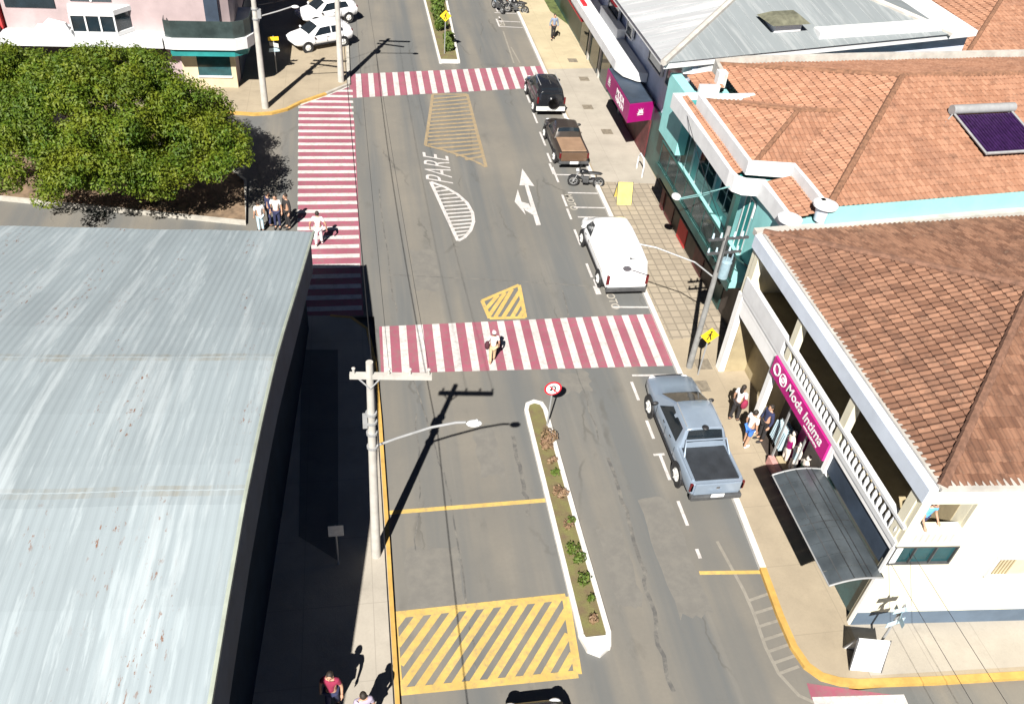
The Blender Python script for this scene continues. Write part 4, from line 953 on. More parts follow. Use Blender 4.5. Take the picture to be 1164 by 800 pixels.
# black SUV
def ex_suv(root, at):
    b = MB(); b.cyl((.1,-2.02,.88),(.1,-2.18,.88),.33,.31,20); b.build('spare_wheel', 'chrome', root, 30)
    b = MB(); b.box(-.84,.84,-2.05,-1.9,.38,.62); b.build('bumper', 'plate_metal', root, bevel=.03)
    tail(root,.78,-1.95,.98,.05,.18); plate(root,-2.07,.52); mirrors(root,.86,.8,1.05)
    for s_ in (-1,1): b = MB(); b.tube([(s_*.58,.3,1.66),(s_*.58,-1.4,1.66)],.022,6); b.build('roof_rail', 'steel', root)
    b = MB(); b.box(.0,.05,-1.3,.2,1.665,1.675); b.build('roof_strip', 'chrome', root)
car('suv', 'black compact SUV with spare wheel on its tailgate parked at the far crosswalk', 'car', (11.15,47.0,0), 0, 4.1, 1.75,
    [(-1.96,.45,.98,1.02,.76,.82,.66),(-1.88,.4,.98,1.45,.80,.86,.62),(-1.65,.38,.98,1.62,.83,.88,.62),(-.6,.36,.97,1.67,.83,.88,.62),(.25,.36,.96,1.62,.83,.88,.61),(1.0,.38,.94,1.02,.83,.87,.7),(1.6,.4,.88,.94,.8,.84,.62),(1.98,.46,.76,.8,.7,.74,.5)],
    'paint_black', [('side',[(-1.45,.15),(-1.35,.9),(.2,.9),(.72,.12)]),('windshield',.3,.95,.06),('rear_window',-1.90,-1.70,.05)], [(.78,-1.25),(.78,1.25)], .33, extra=ex_suv)
# brown pickup
def ex_brn(root, at):
    b = MB(); b.box(-.66,.66,-2.1,-.52,.965,1.02); b.build('bed_cover', 'tan_cover', root, bevel=.02)
    b = MB(); b.box(-.68,.68,-2.26,-2.18,.50,.96); b.build('tailgate', 'paint_brown', root, bevel=.02)
    b = MB(); b.box(-.80,.80,-2.34,-2.18,.36,.5); b.build('bumper', 'dark_steel', root, bevel=.03)
    tail(root,.74,-2.19,.78,.05,.14); plate(root,-2.35,.46); mirrors(root,.82,.95,1.0)
car('pickup_truck', 'old dark brown pickup with tan bed cover parked between SUV and motorcycle', 'pickup', (11.15,41.0,0), 0, 4.5, 1.68,
    [(-2.2,.45,.92,.95,.72,.80,.72),(-2.0,.4,.93,.97,.79,.84,.74),(-.58,.38,.94,.98,.80,.84,.74),(-.48,.38,.95,1.25,.80,.84,.66),(-.36,.38,.95,1.48,.80,.84,.58),(.45,.38,.95,1.52,.80,.84,.58),(1.15,.38,.93,1.0,.8,.84,.68),(1.7,.4,.88,.94,.78,.82,.62),(2.15,.45,.76,.8,.7,.74,.5)],
    mat('paint_dark_brown',(.045,.036,.03),.3,.1,2,.2,coat=.5), [('side',[(-.28,.15),(-.22,.9),(.45,.9),(.95,.12)]),('windshield',.5,1.1,.06),('rear_window',-.46,-.37,.05)], [(.75,-1.35),(.75,1.4)], .31, extra=ex_brn)
HATCH = [(-1.95,.45,.9,.96,.74,.80,.64),(-1.85,.4,.92,1.2,.79,.84,.60),(-1.5,.36,.93,1.42,.81,.86,.59),(-.4,.35,.92,1.49,.81,.86,.6),(.3,.35,.9,1.45,.81,.86,.59),(1.05,.36,.87,.98,.81,.85,.68),(1.6,.4,.8,.88,.79,.83,.66),(1.85,.44,.72,.78,.76,.79,.62),(1.97,.48,.64,.67,.68,.70,.52)]
HW = [('side',[(-1.3,.15),(-1.15,.9),(-.5,.92),(-.5,.12)]),('side',[(-.42,.12),(-.42,.92),(.25,.92),(.75,.12)]),('windshield',.36,1.0,.06),('rear_window',-1.83,-1.53,.06)]
def ex_hat(root, at): tail(root,.74,-1.93,.85,.05,.14); plate(root,-1.97,.62); mirrors(root,.84,.82,.98,'paint_white')
car('hatchback', 'white hatchback parked nose-out on the corner forecourt, nearest the pole', 'car', (-1.9,55.0,.12), math.radians(118), 4, 1.7, HATCH, 'paint_white', HW, [(.76,-1.22),(.76,1.22)], .3, extra=ex_hat)
car('hatchback', 'white car parked behind the other white hatchback, nose in shade', 'car', (-1.5,59.4,.12), math.radians(118), 4, 1.7, HATCH, 'paint_white', HW, [(.76,-1.22),(.76,1.22)], .3, extra=ex_hat)
car('hatchback', 'pale blue car in front of the red shop wall, cut by the left edge', 'car', (-18.6,46.4,.0), math.radians(8), 4, 1.7, HATCH, 'paint_pale_blue', HW, [(.76,-1.22),(.76,1.22)], .3, extra=ex_hat)
P = gp(612,800,1.45)
car('hatchback', 'black car driving away, only its roof end showing at the bottom edge', 'car', (P[0],P[1]-1.5,0), 0, 4, 1.7, HATCH, 'paint_black', HW, [(.76,-1.22),(.76,1.22)], .3, extra=ex_hat)
# motorcycles
def motorcycle(label, loc, rot, tankm):
    m = thing('motorcycle', label, 'motorcycle', loc, rot, 'motorcycles in the marked bays')
    for y in (-.62,.66):
        t = MB(); t.torus((0,y,.3),(1,0,0),.25,.055,22,8); wo = t.build('wheel', 'rubber', m, True)
        r_ = MB(); r_.torus((0,y,.3),(1,0,0),.19,.016,18,6); r_.cyl((-.05,y,.3),(.05,y,.3),.05,None,8)
        for k in range(6):
            a = PI*k/3; r_.cyl((0,y,.3),(0,y+.19*math.cos(a),.3+.19*math.sin(a)),.008,None,5)
        r_.build('rim', 'steel', wo)
    t = MB(); t.tube([(0,.42,.82),(0,.2,.62),(0,.1,.32),(0,-.25,.3),(0,-.62,.3)],.03,7); t.tube([(0,.35,.78),(0,-.1,.72),(0,-.7,.74)],.025,7); t.tube([(.06,-.62,.3),(.08,-.45,.65)],.02,6); t.tube([(-.06,-.62,.3),(-.08,-.45,.65)],.02,6); t.tube([(.1,.1,.25),(.13,-.6,.34),(.13,-.85,.38)],.035,7); t.build('frame', 'dark_steel', m)
    t = MB(); t.box(-.11,.11,-.1,.2,.26,.56); t.cyl((0,.1,.4),(0,.3,.55),.08,None,10); t.build('engine', 'dark_steel', m, bevel=.03)
    t = MB(); t.ell((0,.2,.84),(.14,.26,.12),12,8); t.build('fuel_tank', tankm, m, True)
    t = MB(); t.ell((0,-.35,.80),(.13,.42,.07),12,6); t.build('seat', 'black_plastic', m, True)
    t = MB()
    for s_ in (-1,1): t.tube([(s_*.07,.66,.3),(s_*.07,.42,.92)],.022,6)
    t.build('fork', 'steel', m)
    t = MB(); t.tube([(-.36,.26,1.04),(-.2,.38,1.02),(0,.42,.98),(.2,.38,1.02),(.36,.26,1.04)],.018,6); 
    t.tube([(.22,.38,1.03),(.28,.42,1.18)],.008,5); t.tube([(-.22,.38,1.03),(-.28,.42,1.18)],.008,5); t.ell((.28,.42,1.2),(.06,.02,.04),8,5); t.ell((-.28,.42,1.2),(.06,.02,.04),8,5); t.build('handlebar', 'black_plastic', m)
    t = MB(); t.ell((0,.52,.90),(.09,.08,.09),10,6); t.build('headlight', 'lamp_clear', m, True)
    t = MB(); t.tube([(0,.38,.52),(0,.55,.60),(0,.75,.60),(0,.92,.48)],.05,6); t.build('mudguard', tankm, m)
    return m
motorcycle('black motorcycle parked across its bay behind the brown pickup', (11.45,37.0,0), math.radians(80), 'paint_black')
motorcycle('black motorcycle, right-hand one of the group in the far bays', (12.0,62.2,0), math.radians(75), 'paint_black')
motorcycle('reddish brown motorcycle behind the first one of the far bays', (11.9,63.3,0), math.radians(72), mat('paint_rust',(.22,.06,.02),.35,.15,3))
motorcycle('grey motorcycle nearest the road in the far bays', (10.7,62.6,0), math.radians(20), 'paint_silver')
# ------------------------------------------------------------------ people
def skin(verts, edges, rad, root=0, sub=1):
    me = bpy.data.meshes.new('s'); me.from_pydata(verts, edges, [])
    ob = bpy.data.objects.new('s', me); C.objects.link(ob)
    ob.modifiers.new('k', 'SKIN').use_smooth_shade = True
    for i, sv in enumerate(me.skin_vertices[0].data): sv.radius = (rad[i], rad[i]); sv.use_root = (i == root)
    su = ob.modifiers.new('u', 'SUBSURF'); su.levels = sub; su.render_levels = sub
    dg = bpy.context.evaluated_depsgraph_get(); out = bpy.data.meshes.new_from_object(ob.evaluated_get(dg))
    vs = [tuple(v.co) for v in out.vertices]; fs = [tuple(p.vertices) for p in out.polygons]
    bpy.data.objects.remove(ob); bpy.data.meshes.remove(me); bpy.data.meshes.remove(out)
    return vs, fs
def person(label, loc, rot, top, bottom, shoes='cloth_black', stride=.0, arms=((.24,.02),(.24,.02)), bend=0.0, hairm='hair', long_sleeve=False, shorts=False, bag=None, cap=None, h=1.7, long_hair=False, elbow=.0):
    p = thing('person', label, 'person', loc, rot); p.scale = (h/1.7,)*3
    by = bend
    pel, spi, che, nec = (0,0,.94), (0,by*.35,1.12), (0,by*.8,1.32), (0,by*1.0,1.46)
    J = [pel, spi, che, nec]; R = [.125,.115,.13,.052]; E = [(0,1),(1,2),(2,3)]
    head = (0, by*1.15+.01, 1.59)
    J.append((0,by*1.05,1.52)); R.append(.05); E.append((3,4))
    hands = []; legs = []; shl = []
    for s_, (ax_, ay_) in ((-1,arms[0]),(1,arms[1])):
        shd = (s_*.175, by*.9, 1.39); el = (s_*(ax_), by*.85+ay_*.4-.03, 1.11); wr = (s_*(ax_+.01), by*.85+ay_+.04+elbow, .87+abs(ay_)*.15+elbow*.6)
        i = len(J); J += [shd, el, wr]; R += [.062,.044,.03]; E += [(2,i),(i,i+1),(i+1,i+2)]; hands.append((Vector(el), Vector(wr), s_)); shl.append((i,i+1,i+2))
    for s_ in (-1,1):
        f = s_*stride
        hip = (s_*.085,0,.88); kn = (s_*.095, f*.5+.03*abs(stride), .49); an = (s_*.095, f-.02, .085+max(0,-f)*.25); toe = (s_*.105, f+.16, .045)
        i = len(J); J += [hip, kn, an, toe]; R += [.092,.06,.04,.035]; E += [(0,i),(i,i+1),(i+1,i+2),(i+2,i+3)]; legs.append(i)
    vs, fs = skin(J, E, R)
    b = MB(); b.add(vs, fs)
    b.ell(head, (.078,.098,.118), 14, 10)
    hx_, hy, hz = head
    b.ell((hx_,hy+.1,hz-.015),(.016,.026,.024),6,5)                        # nose
    for s_ in (-1,1): b.ell((hx_+s_*.08,hy,hz-.01),(.014,.024,.034),6,5)   # ears
    b.ell((hx_,hy+.088,hz-.062),(.03,.014,.01),6,4)                        # mouth
    for el, wr, s_ in hands:                                               # palm, four fingers and a thumb
        d = (wr-el).normalized(); fw = Vector((0,1,0)); fw = (fw-d*fw.dot(d)).normalized(); sd = d.cross(fw).normalized()
        b.tube([wr-d*.02, wr+d*.03, wr+d*.085], [.03,.04,.036], 8)
        for k, L in enumerate((.06,.075,.08,.066)):
            o_ = wr+d*.075+fw*(-.03+k*.02); b.tube([o_, o_+d*L*.55-sd*s_*.004, o_+d*L*.95-sd*s_*.022], [.0095,.009,.007], 5)
        o_ = wr+d*.03+fw*.03; b.tube([o_, o_+d*.03+fw*.03, o_+d*.062+fw*.036], [.013,.011,.008], 5)
    b.build('body', 'skin', p, 60)
    e = MB()
    for s_ in (-1,1): e.ell((hx_+s_*.032,hy+.089,hz+.012),(.013,.009,.008),6,4)
    e.build('eyes', 'sign_black', p)
    hr = MB(); hr.ell((hx_,hy-.014,hz+.025),(.088,.1,.108),14,10)
    if long_hair: hr.ell((hx_,hy-.075,hz-.11),(.085,.05,.17),10,8)
    hr.build('hair', hairm, p, True)
    if cap:
        c_ = MB(); c_.ell((hx_,hy-.006,hz+.06),(.1,.112,.09),14,8); c_.ell((hx_,hy+.11,hz+.05),(.07,.08,.012),10,5); c_.build('cap', cap, p, True)
    # clothes: their own skins, a little larger
    i0 = 4+1
    SJ = [spi, che, (0,by*.97,1.44), (0,by*.1,.98)]; SR = [.132,.150,.07,.142]; SE = [(0,1),(1,2),(0,3)]
    for (a,b2,c2) in shl:
        j = len(SJ); el = Vector(J[b2]); sh_ = Vector(J[a]); wr = Vector(J[c2])
        SJ += [tuple(sh_), tuple(sh_.lerp(el,.62) if not long_sleeve else el)]; SR += [.078,.064 if not long_sleeve else .058]; SE += [(1,j),(j,j+1)]
        if long_sleeve: SJ.append(tuple(el.lerp(wr,.9))); SR.append(.042); SE.append((j+1,j+2))
    vs, fs = skin(SJ, SE, SR); MB().add(vs, fs).build('shirt', top, p, 60)
    TJ = [(0,0,.96)]; TR = [.135]; TE = []
    for i in legs:
        j = len(TJ); hp, kn, an = Vector(J[i]), Vector(J[i+1]), Vector(J[i+2])
        TJ += [tuple(hp), tuple(kn if not shorts else hp.lerp(kn,.85))]; TR += [.105,.074 if not shorts else .09]; TE += [(0,j),(j,j+1)]
        if not shorts: TJ.append(tuple(kn.lerp(an,.92))); TR.append(.058); TE.append((j+1,j+2))
    vs, fs = skin(TJ, TE, TR); MB().add(vs, fs).build('trousers', bottom, p, 60)
    sh2 = MB()
    for i in legs:
        an, toe = Vector(J[i+2]), Vector(J[i+3]); sh2.ell((toe.x,(an.y+toe.y)/2+.02,max(.048,an.z-.035)),(.05,.14,.048),10,6)
    sh2.build('shoes', shoes, p, True)
    if bag:
        g = MB()
        if bag[0] == 'hand': g.ell((bag[2],.0,.66),(.1,.18,.2),10,8); g.tube([(bag[2],-.1,.8),(bag[2],0,.93),(bag[2],.1,.8)],.014,6)
        elif bag[0] == 'shoulder': g.ell((bag[2],-.06,1.02),(.11,.16,.2),10,8); g.tube([(bag[2],-.06,1.2),(bag[2]*.6,.02,1.44),(bag[2]*.55,-.1,1.42),(bag[2],-.1,1.18)],.016,6)
        g.build('bag', bag[1], p, True)
    return p
SW = .12
T1 = gp(408,738,SW); T2 = gp(443,757,SW)
person('person in maroon shirt on the left sidewalk at the shade edge', (T1[0]-S[0]*1.62,T1[1]-S[1]*1.62,SW), math.radians(170), 'cloth_maroon', 'cloth_navy', stride=.12, arms=((.26,.05),(.26,-.05)))
person('person in pale lilac top nearest the yellow kerb, bottom edge', (T2[0]-S[0]*1.65,T2[1]-S[1]*1.65,SW), math.radians(8), 'cloth_lilac', 'cloth_steel', stride=-.12, arms=((.24,-.05),(.24,.05)))
P = gp(363,279)
person('person dressed all in white walking on the long red crosswalk', (P[0],P[1],0), math.radians(-8), 'cloth_white', 'cloth_white', 'cloth_white', stride=.16, arms=((.34,.0),(.34,.0)))
P = gp(628,45,SW)
person('person in steel blue top and dark trousers on the far right sidewalk', (P[0],P[1],SW), math.radians(180), 'cloth_steel', 'cloth_black', stride=.14, arms=((.27,.0),(.27,.0)), long_sleeve=True)
P = gp(559,412)
person('person in white shirt and tan trousers on the near crosswalk with dark bag', (P[0],P[1],0), math.radians(0), 'cloth_white', 'cloth_tan', 'cloth_tan', stride=.15, bag=('shoulder','cloth_dark_maroon',-.27), cap='cap_pink', h=1.5)
for lab, x, y, rt, tp, bt, kw in [
    ('person in white at the left end of the group by the tree', -4.2,33.25,.4,'cloth_white','cloth_pale_blue',{'h':1.55}),
    ('person in white and navy in the middle of the group by the tree', -3.5,33.5,3.0,'cloth_white','cloth_navy',{'h':1.7}),
    ('person in navy standing behind the white one near the tree', -3.85,33.75,-1.2,'cloth_navy','cloth_navy',{'long_sleeve':True}),
    ('person in black jacket at the right end of the group by the crosswalk', -3.05,33.5,2.2,'cloth_black','cloth_black',{'long_sleeve':True,'h':1.74})]:
    person(lab, (x,y,0), rt, tp, bt, **kw)
person('person with maroon sleeves and white top by the olive recess', (13.0,20.0,SW), math.radians(-60), 'cloth_white', 'cloth_black', stride=.1, bag=('shoulder','cloth_maroon',.25), long_hair=True)
person('person in white shirt and blue shorts outside the shop window', (12.95,18.75,SW), math.radians(-70), 'cloth_white', 'cloth_blue', stride=-.08, shorts=True, shoes='cloth_white')
person('person in dark clothes in the shop doorway under the magenta sign', (13.6,18.95,SW+.02), math.radians(100), 'cloth_navy', 'cloth_black', long_sleeve=True)
person('person in sky blue top leaning out at the balcony end', (14.05,11.98,3.76), math.radians(195), 'cloth_sky', 'cloth_navy', bend=.12, arms=((.26,.2),(.26,.2)), h=1.5)
for k, (yy, zz, m_, lab) in enumerate([(15.75,.5,'cloth_white','white garment rack at the awning end of the shop window'),(18.3,.14,'cloth_pale_blue','pale blue garment rack in the shop doorway')]):
    o = thing('garment_rack', lab, 'clothes rack', (13.98,yy,zz)); b = MB(); b.tube([(0,-.4,0),(0,-.4,1.3),(0,.4,1.3),(0,.4,0)],.015,6); b.build('rail', 'steel', o)
    b = MB()
    for j in range(9): b.add([(-.2,-.36+j*.09,1.25),(.2,-.36+j*.09,1.25),(.24,-.34+j*.09,.5),(-.24,-.34+j*.09,.5),(-.2,-.33+j*.09,1.25),(.2,-.33+j*.09,1.25),(.24,-.30+j*.09,.5),(-.24,-.30+j*.09,.5)],[(0,1,2,3),(7,6,5,4),(0,4,5,1),(1,5,6,2),(2,6,7,3),(3,7,4,0)])
    b.build('clothes', m_, o)
# shop mannequins
mq = None
def mannequin(label, x, y, z, topm):
    m = thing('mannequin', label, 'mannequin', (x,y,z), math.radians(90), 'mannequins in the shop window')
    vs, fs = skin([(0,0,.5),(0,0,.75),(0,0,1.0),(0,0,1.15),(-.17,0,1.05),(.17,0,1.05),(-.22,.02,.8),(.22,.02,.8),(-.09,0,.4),(.09,0,.4),(-.09,0,.05),(.09,0,.05)], [(0,1),(1,2),(2,3),(2,4),(2,5),(4,6),(5,7),(0,8),(0,9),(8,10),(9,11)], [.12,.1,.12,.045,.055,.055,.035,.035,.09,.09,.05,.05])
    b = MB(); b.add(vs, fs); b.ell((0,0,1.29),(.075,.09,.11)); b.build('body', 'mannequin', m, 60)
    vs, fs = skin([(0,0,.55),(0,0,.75),(0,0,1.0),(-.17,0,1.05),(.17,0,1.05)], [(0,1),(1,2),(2,3),(2,4)], [.15,.125,.14,.075,.075]); b = MB(); b.add(vs, fs); b.build('dress', topm, m, 60)
for lab, y, tm_ in [('mannequin in pale blue dress, middle of the shop window',17.1,'cloth_pale_blue'),('mannequin in cream dress nearest the grey awning',15.9,'mannequin'),('mannequin in dark green dress beside the pale blue one',16.5,'cloth_green'),('mannequin in magenta dress by the window post',17.6,'hot_magenta')]:
    mannequin(lab, 13.82, y, .56, tm_)
# ------------------------------------------------------------------ poles, lamps, signs
def tpole(mb, x, y, h, r0=.17, r1=.10): mb.cyl((x,y,0.05),(x,y,h),r0,r1,14)
LP = (.14,15.40)
lp = thing('utility_pole', 'tall pale concrete utility pole with crossarm and lamp arm on the left kerb', 'utility pole', (LP[0],LP[1],0), glob=True)
b = MB(); tpole(b, LP[0], LP[1], 7.62, .14, .088); b.build('pole', 'concrete_pole', lp, True)
b = MB(); b.obox((LP[0]+.50,LP[1]-.05), (1,-.09), .98, .06, 7.12, 7.26); ca = b.build('crossarm', 'concrete_pole', lp)
b = MB()
for s_ in (-.38,.45,.95,1.40): b.cyl((LP[0]+s_,LP[1]-.01-s_*.09,7.26),(LP[0]+s_,LP[1]-.01-s_*.09,7.42),.035,.025,8); b.ell((LP[0]+s_,LP[1]-.01-s_*.09,7.42),(.05,.05,.035),8,5)
b.build('insulator', 'concrete_pole', ca)
b = MB(); b.tube([(LP[0]-.3,LP[1],7.15),(LP[0],LP[1]-.1,6.85),(LP[0]+.3,LP[1],7.15)],.025,6); b.build('brace', 'steel', lp)
b = MB(); LA = (2.62,14.75,6.25)
b.tube([(LP[0]+.1,LP[1],4.75),(LP[0]+.6,LP[1]-.12,5.1),(1.6,15.0,5.72),(2.2,14.86,5.98),(2.45,14.8,6.03)],.035,8); la = b.build('lamp_arm', 'steel', lp)
b = MB(); b.ell((2.64,14.74,6.04),(.20,.12,.07),12,8); b.ell((2.70,14.73,6.12),(.05,.05,.06),8,5); b.build('lamp', 'white_trim', la, True)
b = MB()
for z in (5.9,5.6,5.2,4.7):
    b = MB(); b.cyl((LP[0],LP[1],z),(LP[0],LP[1],z+.07),.145,None,14); b.build('pole_band', 'steel', lp)
b = MB(); b.box(LP[0]-.22,LP[0]-.1,LP[1]-.1,LP[1]+.1,5.5,5.85); b.build('junction_box', 'steel', lp)
def far_pole(label, x, y, h, lampdir):
    o = thing('utility_pole', label, 'utility pole', (x,y,0), glob=True)
    b = MB(); tpole(b, x, y, h, .19, .11); b.build('pole', 'concrete_pole', o, True)
    b = MB(); b.obox((x+.55,y), (1,-.02), 1.0, .06, h-.5, h-.36); b.obox((x+.5,y-.1), (1,-.3), .9, .05, h-1.1, h-.98); b.build('crossarm', 'concrete_pole', o)
    b = MB(); b.tube([(x,y,h-2.6),(x+lampdir[0]*.6,y+lampdir[1]*.6,h-2.2),(x+lampdir[0],y+lampdir[1],h-1.9)],.035,7); la = b.build('lamp_arm', 'steel', o)
    b = MB(); b.ell((x+lampdir[0]*1.08,y+lampdir[1]*1.08,h-1.9),(.2,.14,.08),10,6); b.build('lamp', 'white_trim', la, True)
    b = MB()
    for z in (h-1.5,h-2.2,h-2.7): b.cyl((x,y,z),(x,y,z+.08),.17,None,12)
    b.box(x+.12,x+.3,y-.15,y+.15,h-2.6,h-2.2); b.build('pole_bands', 'steel', o)
    return o
far_pole('concrete utility pole on the far left yellow kerb corner', -4.73, 45.67, 7.6, (1.9,-.3))
far_pole('concrete utility pole beside the white cars at the far crosswalk', -.62, 49.35, 7.6, (2.2,-.6))
RP = (12.32,22.95)
rp = thing('utility_pole', 'concrete pole with bluish transformer gear beside the paver walk', 'utility pole', (RP[0],RP[1],0), glob=True)
b = MB(); tpole(b, RP[0], RP[1], 6.4, .12, .075); b.build('pole', 'pole_dark', rp, True)
b = MB(); b.cyl((RP[0]+.30,RP[1]+.05,4.3),(RP[0]+.30,RP[1]+.05,4.95),.18,None,16); b.cyl((RP[0]+.30,RP[1]+.05,4.95),(RP[0]+.30,RP[1]+.05,5.06),.20,.16,16)
for s_ in (-.1,.1): b.cyl((RP[0]+.34+s_,RP[1],5.06),(RP[0]+.34+s_,RP[1],5.3),.035,.02,8)
b.build('transformer', 'transformer', rp, 40)
b = MB(); b.obox((RP[0]+.1,RP[1]), (1,.1), .75, .04, 5.9, 5.98); b.obox((RP[0]+.1,RP[1]+.05), (1,.1), .65, .04, 5.3, 5.38); b.cyl((RP[0],RP[1]-.08,4.6),(RP[0],RP[1]-.08,6.1),.03,None,6); ca = b.build('crossarm', 'dark_steel', rp)
b = MB()
for s_ in (-.5,-.2,.3,.6): b.cyl((RP[0]+s_,RP[1]+s_*.1,6.0),(RP[0]+s_,RP[1]+s_*.1,6.18),.045,.03,8); b.cyl((RP[0]+s_,RP[1]+.05+s_*.1,5.4),(RP[0]+s_,RP[1]+.05+s_*.1,5.55),.04,.03,8)
b.build('insulator', 'cloth_pale_blue', ca)
b = MB(); b.tube([(RP[0],RP[1],4.3),(11.6,23.3,4.75),(10.3,23.9,5.0),(9.6,24.2,5.0)],.028,7); la = b.build('lamp_arm', 'steel', rp)
b = MB(); b.ell((9.42,24.28,4.99),(.2,.13,.07),10,6); b.build('lamp', 'white_trim', la, True)
# wall lamp on the aqua parapet
wl = thing('wall_lamp', 'white floodlight on a long arm from the aqua parapet over the walk', 'street lamp', (13.9,26.7,5.8), glob=True)
b = MB(); b.tube([(13.9,26.7,5.8),(13.5,27.8,4.9),(13.1,29.2,3.85)],.022,6); b.tube([(13.9,26.9,5.7),(13.55,27.9,4.75),(13.12,29.2,3.8)],.02,6); b.build('arm', 'aqua_trim', wl)
b = MB(); b.ell((13.05,29.4,3.82),(.2,.26,.12),12,8); b.build('lamp', 'white_trim', wl, True)
def post_sign(name, label, cat, x, y, z0, h, r=.03): 
    o = thing(name, label, cat, (x,y,z0)); b = MB(); b.cyl((0,0,-.05),(0,0,h),r,None,8); b.build('post', 'steel', o); return o
def disc(mb, z, r, y, n=24, t=.012): mb.cyl((0,y,z),(0,y-t,z), r, None, n)
# round no-turn sign on the near median
s_ = post_sign('road_sign', 'round red and white no-turn sign on the near median', 'traffic sign', 6.22, 20.3, .1, 1.95)
b = MB(); disc(b, 1.78, .30, -.03); pl = b.build('sign_plate', 'sign_red', s_)
b = MB(); disc(b, 1.78, .235, -.043, t=.004); b.build('sign_face', 'sign_white', pl)
b = MB(); b.tube([(.07,-.052,1.64),(.07,-.052,1.84),(.04,-.052,1.89),(-.03,-.052,1.89),(-.06,-.052,1.84),(-.06,-.052,1.77)],.026,6); b.quad((-.13,-.054,1.77),(.01,-.054,1.77),(-.06,-.054,1.66)); b.build('arrow_symbol', 'sign_black', pl)
b = MB(); b.quad((-.17,-.08,1.93),(-.14,-.08,1.96),(.17,-.08,1.63),(.14,-.08,1.60)); b.build('slash', 'sign_red', pl)
def diamond(label, x, y, z0, h, back=False):
    o = post_sign('road_sign', label, 'traffic sign', x, y, z0, h)
    z = h-.1; q = .36
    b = MB(); b.add([(0,-.035,z-q),(q,-.035,z),(0,-.035,z+q),(-q,-.035,z),(0,-.047,z-q),(q,-.047,z),(0,-.047,z+q),(-q,-.047,z)],[(0,1,2,3),(7,6,5,4),(0,4,5,1),(1,5,6,2),(2,6,7,3),(3,7,4,0)]); pl = b.build('sign_plate', 'sign_yellow', o)
    b = MB(); yy = -.050                                                   # walking figure
    b.cyl((0.02,yy,z+.17),(0.02,yy-.004,z+.17),.045,None,10)
    for pts in [[(-.03,z+.11),(.05,z+.11),(.04,z-.03),(-.04,z-.03)],[(-.04,z-.02),(.0,z-.02),(-.06,z-.2),(-.11,z-.19)],[(.0,z-.02),(.04,z-.02),(.1,z-.19),(.05,z-.2)],[(.04,z+.1),(.06,z+.07),(.13,z+.0),(.11,z-.02)],[(-.03,z+.1),(-.12,z+.02),(-.1,z-.0),(-.02,z+.06)]]:
        b.quad(*[(px,yy,pz) for px,pz in pts])
    b.build('pedestrian_symbol', 'sign_black', pl); return o
diamond('yellow diamond pedestrian sign on the far planted median', 5.95, 54.0, .1, 2.5)
diamond('yellow diamond pedestrian sign beside the paver walk', 12.52, 22.5, .12, 2.05)
s_ = post_sign('road_sign', 'grey plate on a thin post in the shade of the shed', 'traffic sign', -.95, 15.2, .12, 1.75)
b = MB(); b.box(-.2,.22,-.05,-.035,1.35,1.8); b.build('sign_plate', 'plate_metal', s_)
s_ = post_sign('street_name_sign', 'slim pole with white and yellow name plates near the far left corner', 'street sign', -4.35, 50.4, .12, 2.2)
for k,(z,m_,an) in enumerate([(1.95,'sign_yellow',.2),(1.6,'plate_metal',-.5),(1.3,'cloth_pale_blue',.3)]):
    b = MB(); c0, s0 = math.cos(an)*.3, math.sin(an)*.3; b.prism([(-c0,-s0-.03),(c0,s0-.03),(c0,s0-.05),(-c0,-s0-.05)], z, z+.22, True); b.build('name_plate', m_, s_)
# corner gear bottom right
P = gp(977,752,SW)
s_ = thing('pavement_board', 'white A-frame pavement board at the yellow kerb corner', 'sign board', (P[0]+.1,P[1]+.05,SW), math.radians(-12))
for sg_ in (-1,1):
    b = MB(); b.add([(-.42,sg_*.34,0),(.42,sg_*.34,0),(.42,sg_*.03,1.0),(-.42,sg_*.03,1.0),(-.42,sg_*.31,0),(.42,sg_*.31,0),(.42,sg_*.0,1.0),(-.42,sg_*.0,1.0)],[(0,1,2,3),(7,6,5,4),(0,4,5,1),(1,5,6,2),(2,6,7,3),(3,7,4,0)]); b.build('board', 'white_trim', s_)
b = MB()
for x in (-.44,.44):
    b.tube([(x,.34,0),(x,.02,1.02),(x,-.34,0)],.02,6)
b.build('frame', 'dark_steel', s_)
P = gp(992,738,SW)
s_ = post_sign('street_name_sign', 'post with bluish name plates at the near building corner', 'street sign', 13.75, 10.75, SW, 2.3, .035)
for z, an, m_ in ((2.05,.1,'cloth_pale_blue'),(1.75,1.4,'transformer'),(1.45,.2,'cloth_pale_blue'),(1.9,.8,'transformer')):
    b = MB(); c0, s0 = math.cos(an)*.3, math.sin(an)*.3; b.prism([(-c0,-s0-.05),(c0,s0-.05),(c0,s0-.03),(-c0,-s0-.03)], z, z+.2, True); b.build('name_plate', m_, s_)
# yellow board on the pavers
s_ = thing('pavement_board', 'yellow A-frame board standing on the pavers by the motorcycle bays', 'sign board', (12.95,35.4,SW), math.radians(-4))
for sg_ in (-1,1):
    b = MB(); b.add([(-.36,sg_*.4,0),(.36,sg_*.4,0),(.36,sg_*.03,1.0),(-.36,sg_*.03,1.0),(-.36,sg_*.37,0),(.36,sg_*.37,0),(.36,sg_*.0,1.0),(-.36,sg_*.0,1.0)],[(0,1,2,3),(7,6,5,4),(0,4,5,1),(1,5,6,2),(2,6,7,3),(3,7,4,0)]); b.build('board', 'board_yellow', s_)
b = MB()
for x in (-.38,.38): b.tube([(x,.4,0),(x,.02,1.02),(x,-.4,0)],.018,6)
b.build('frame', 'dark_steel', s_)
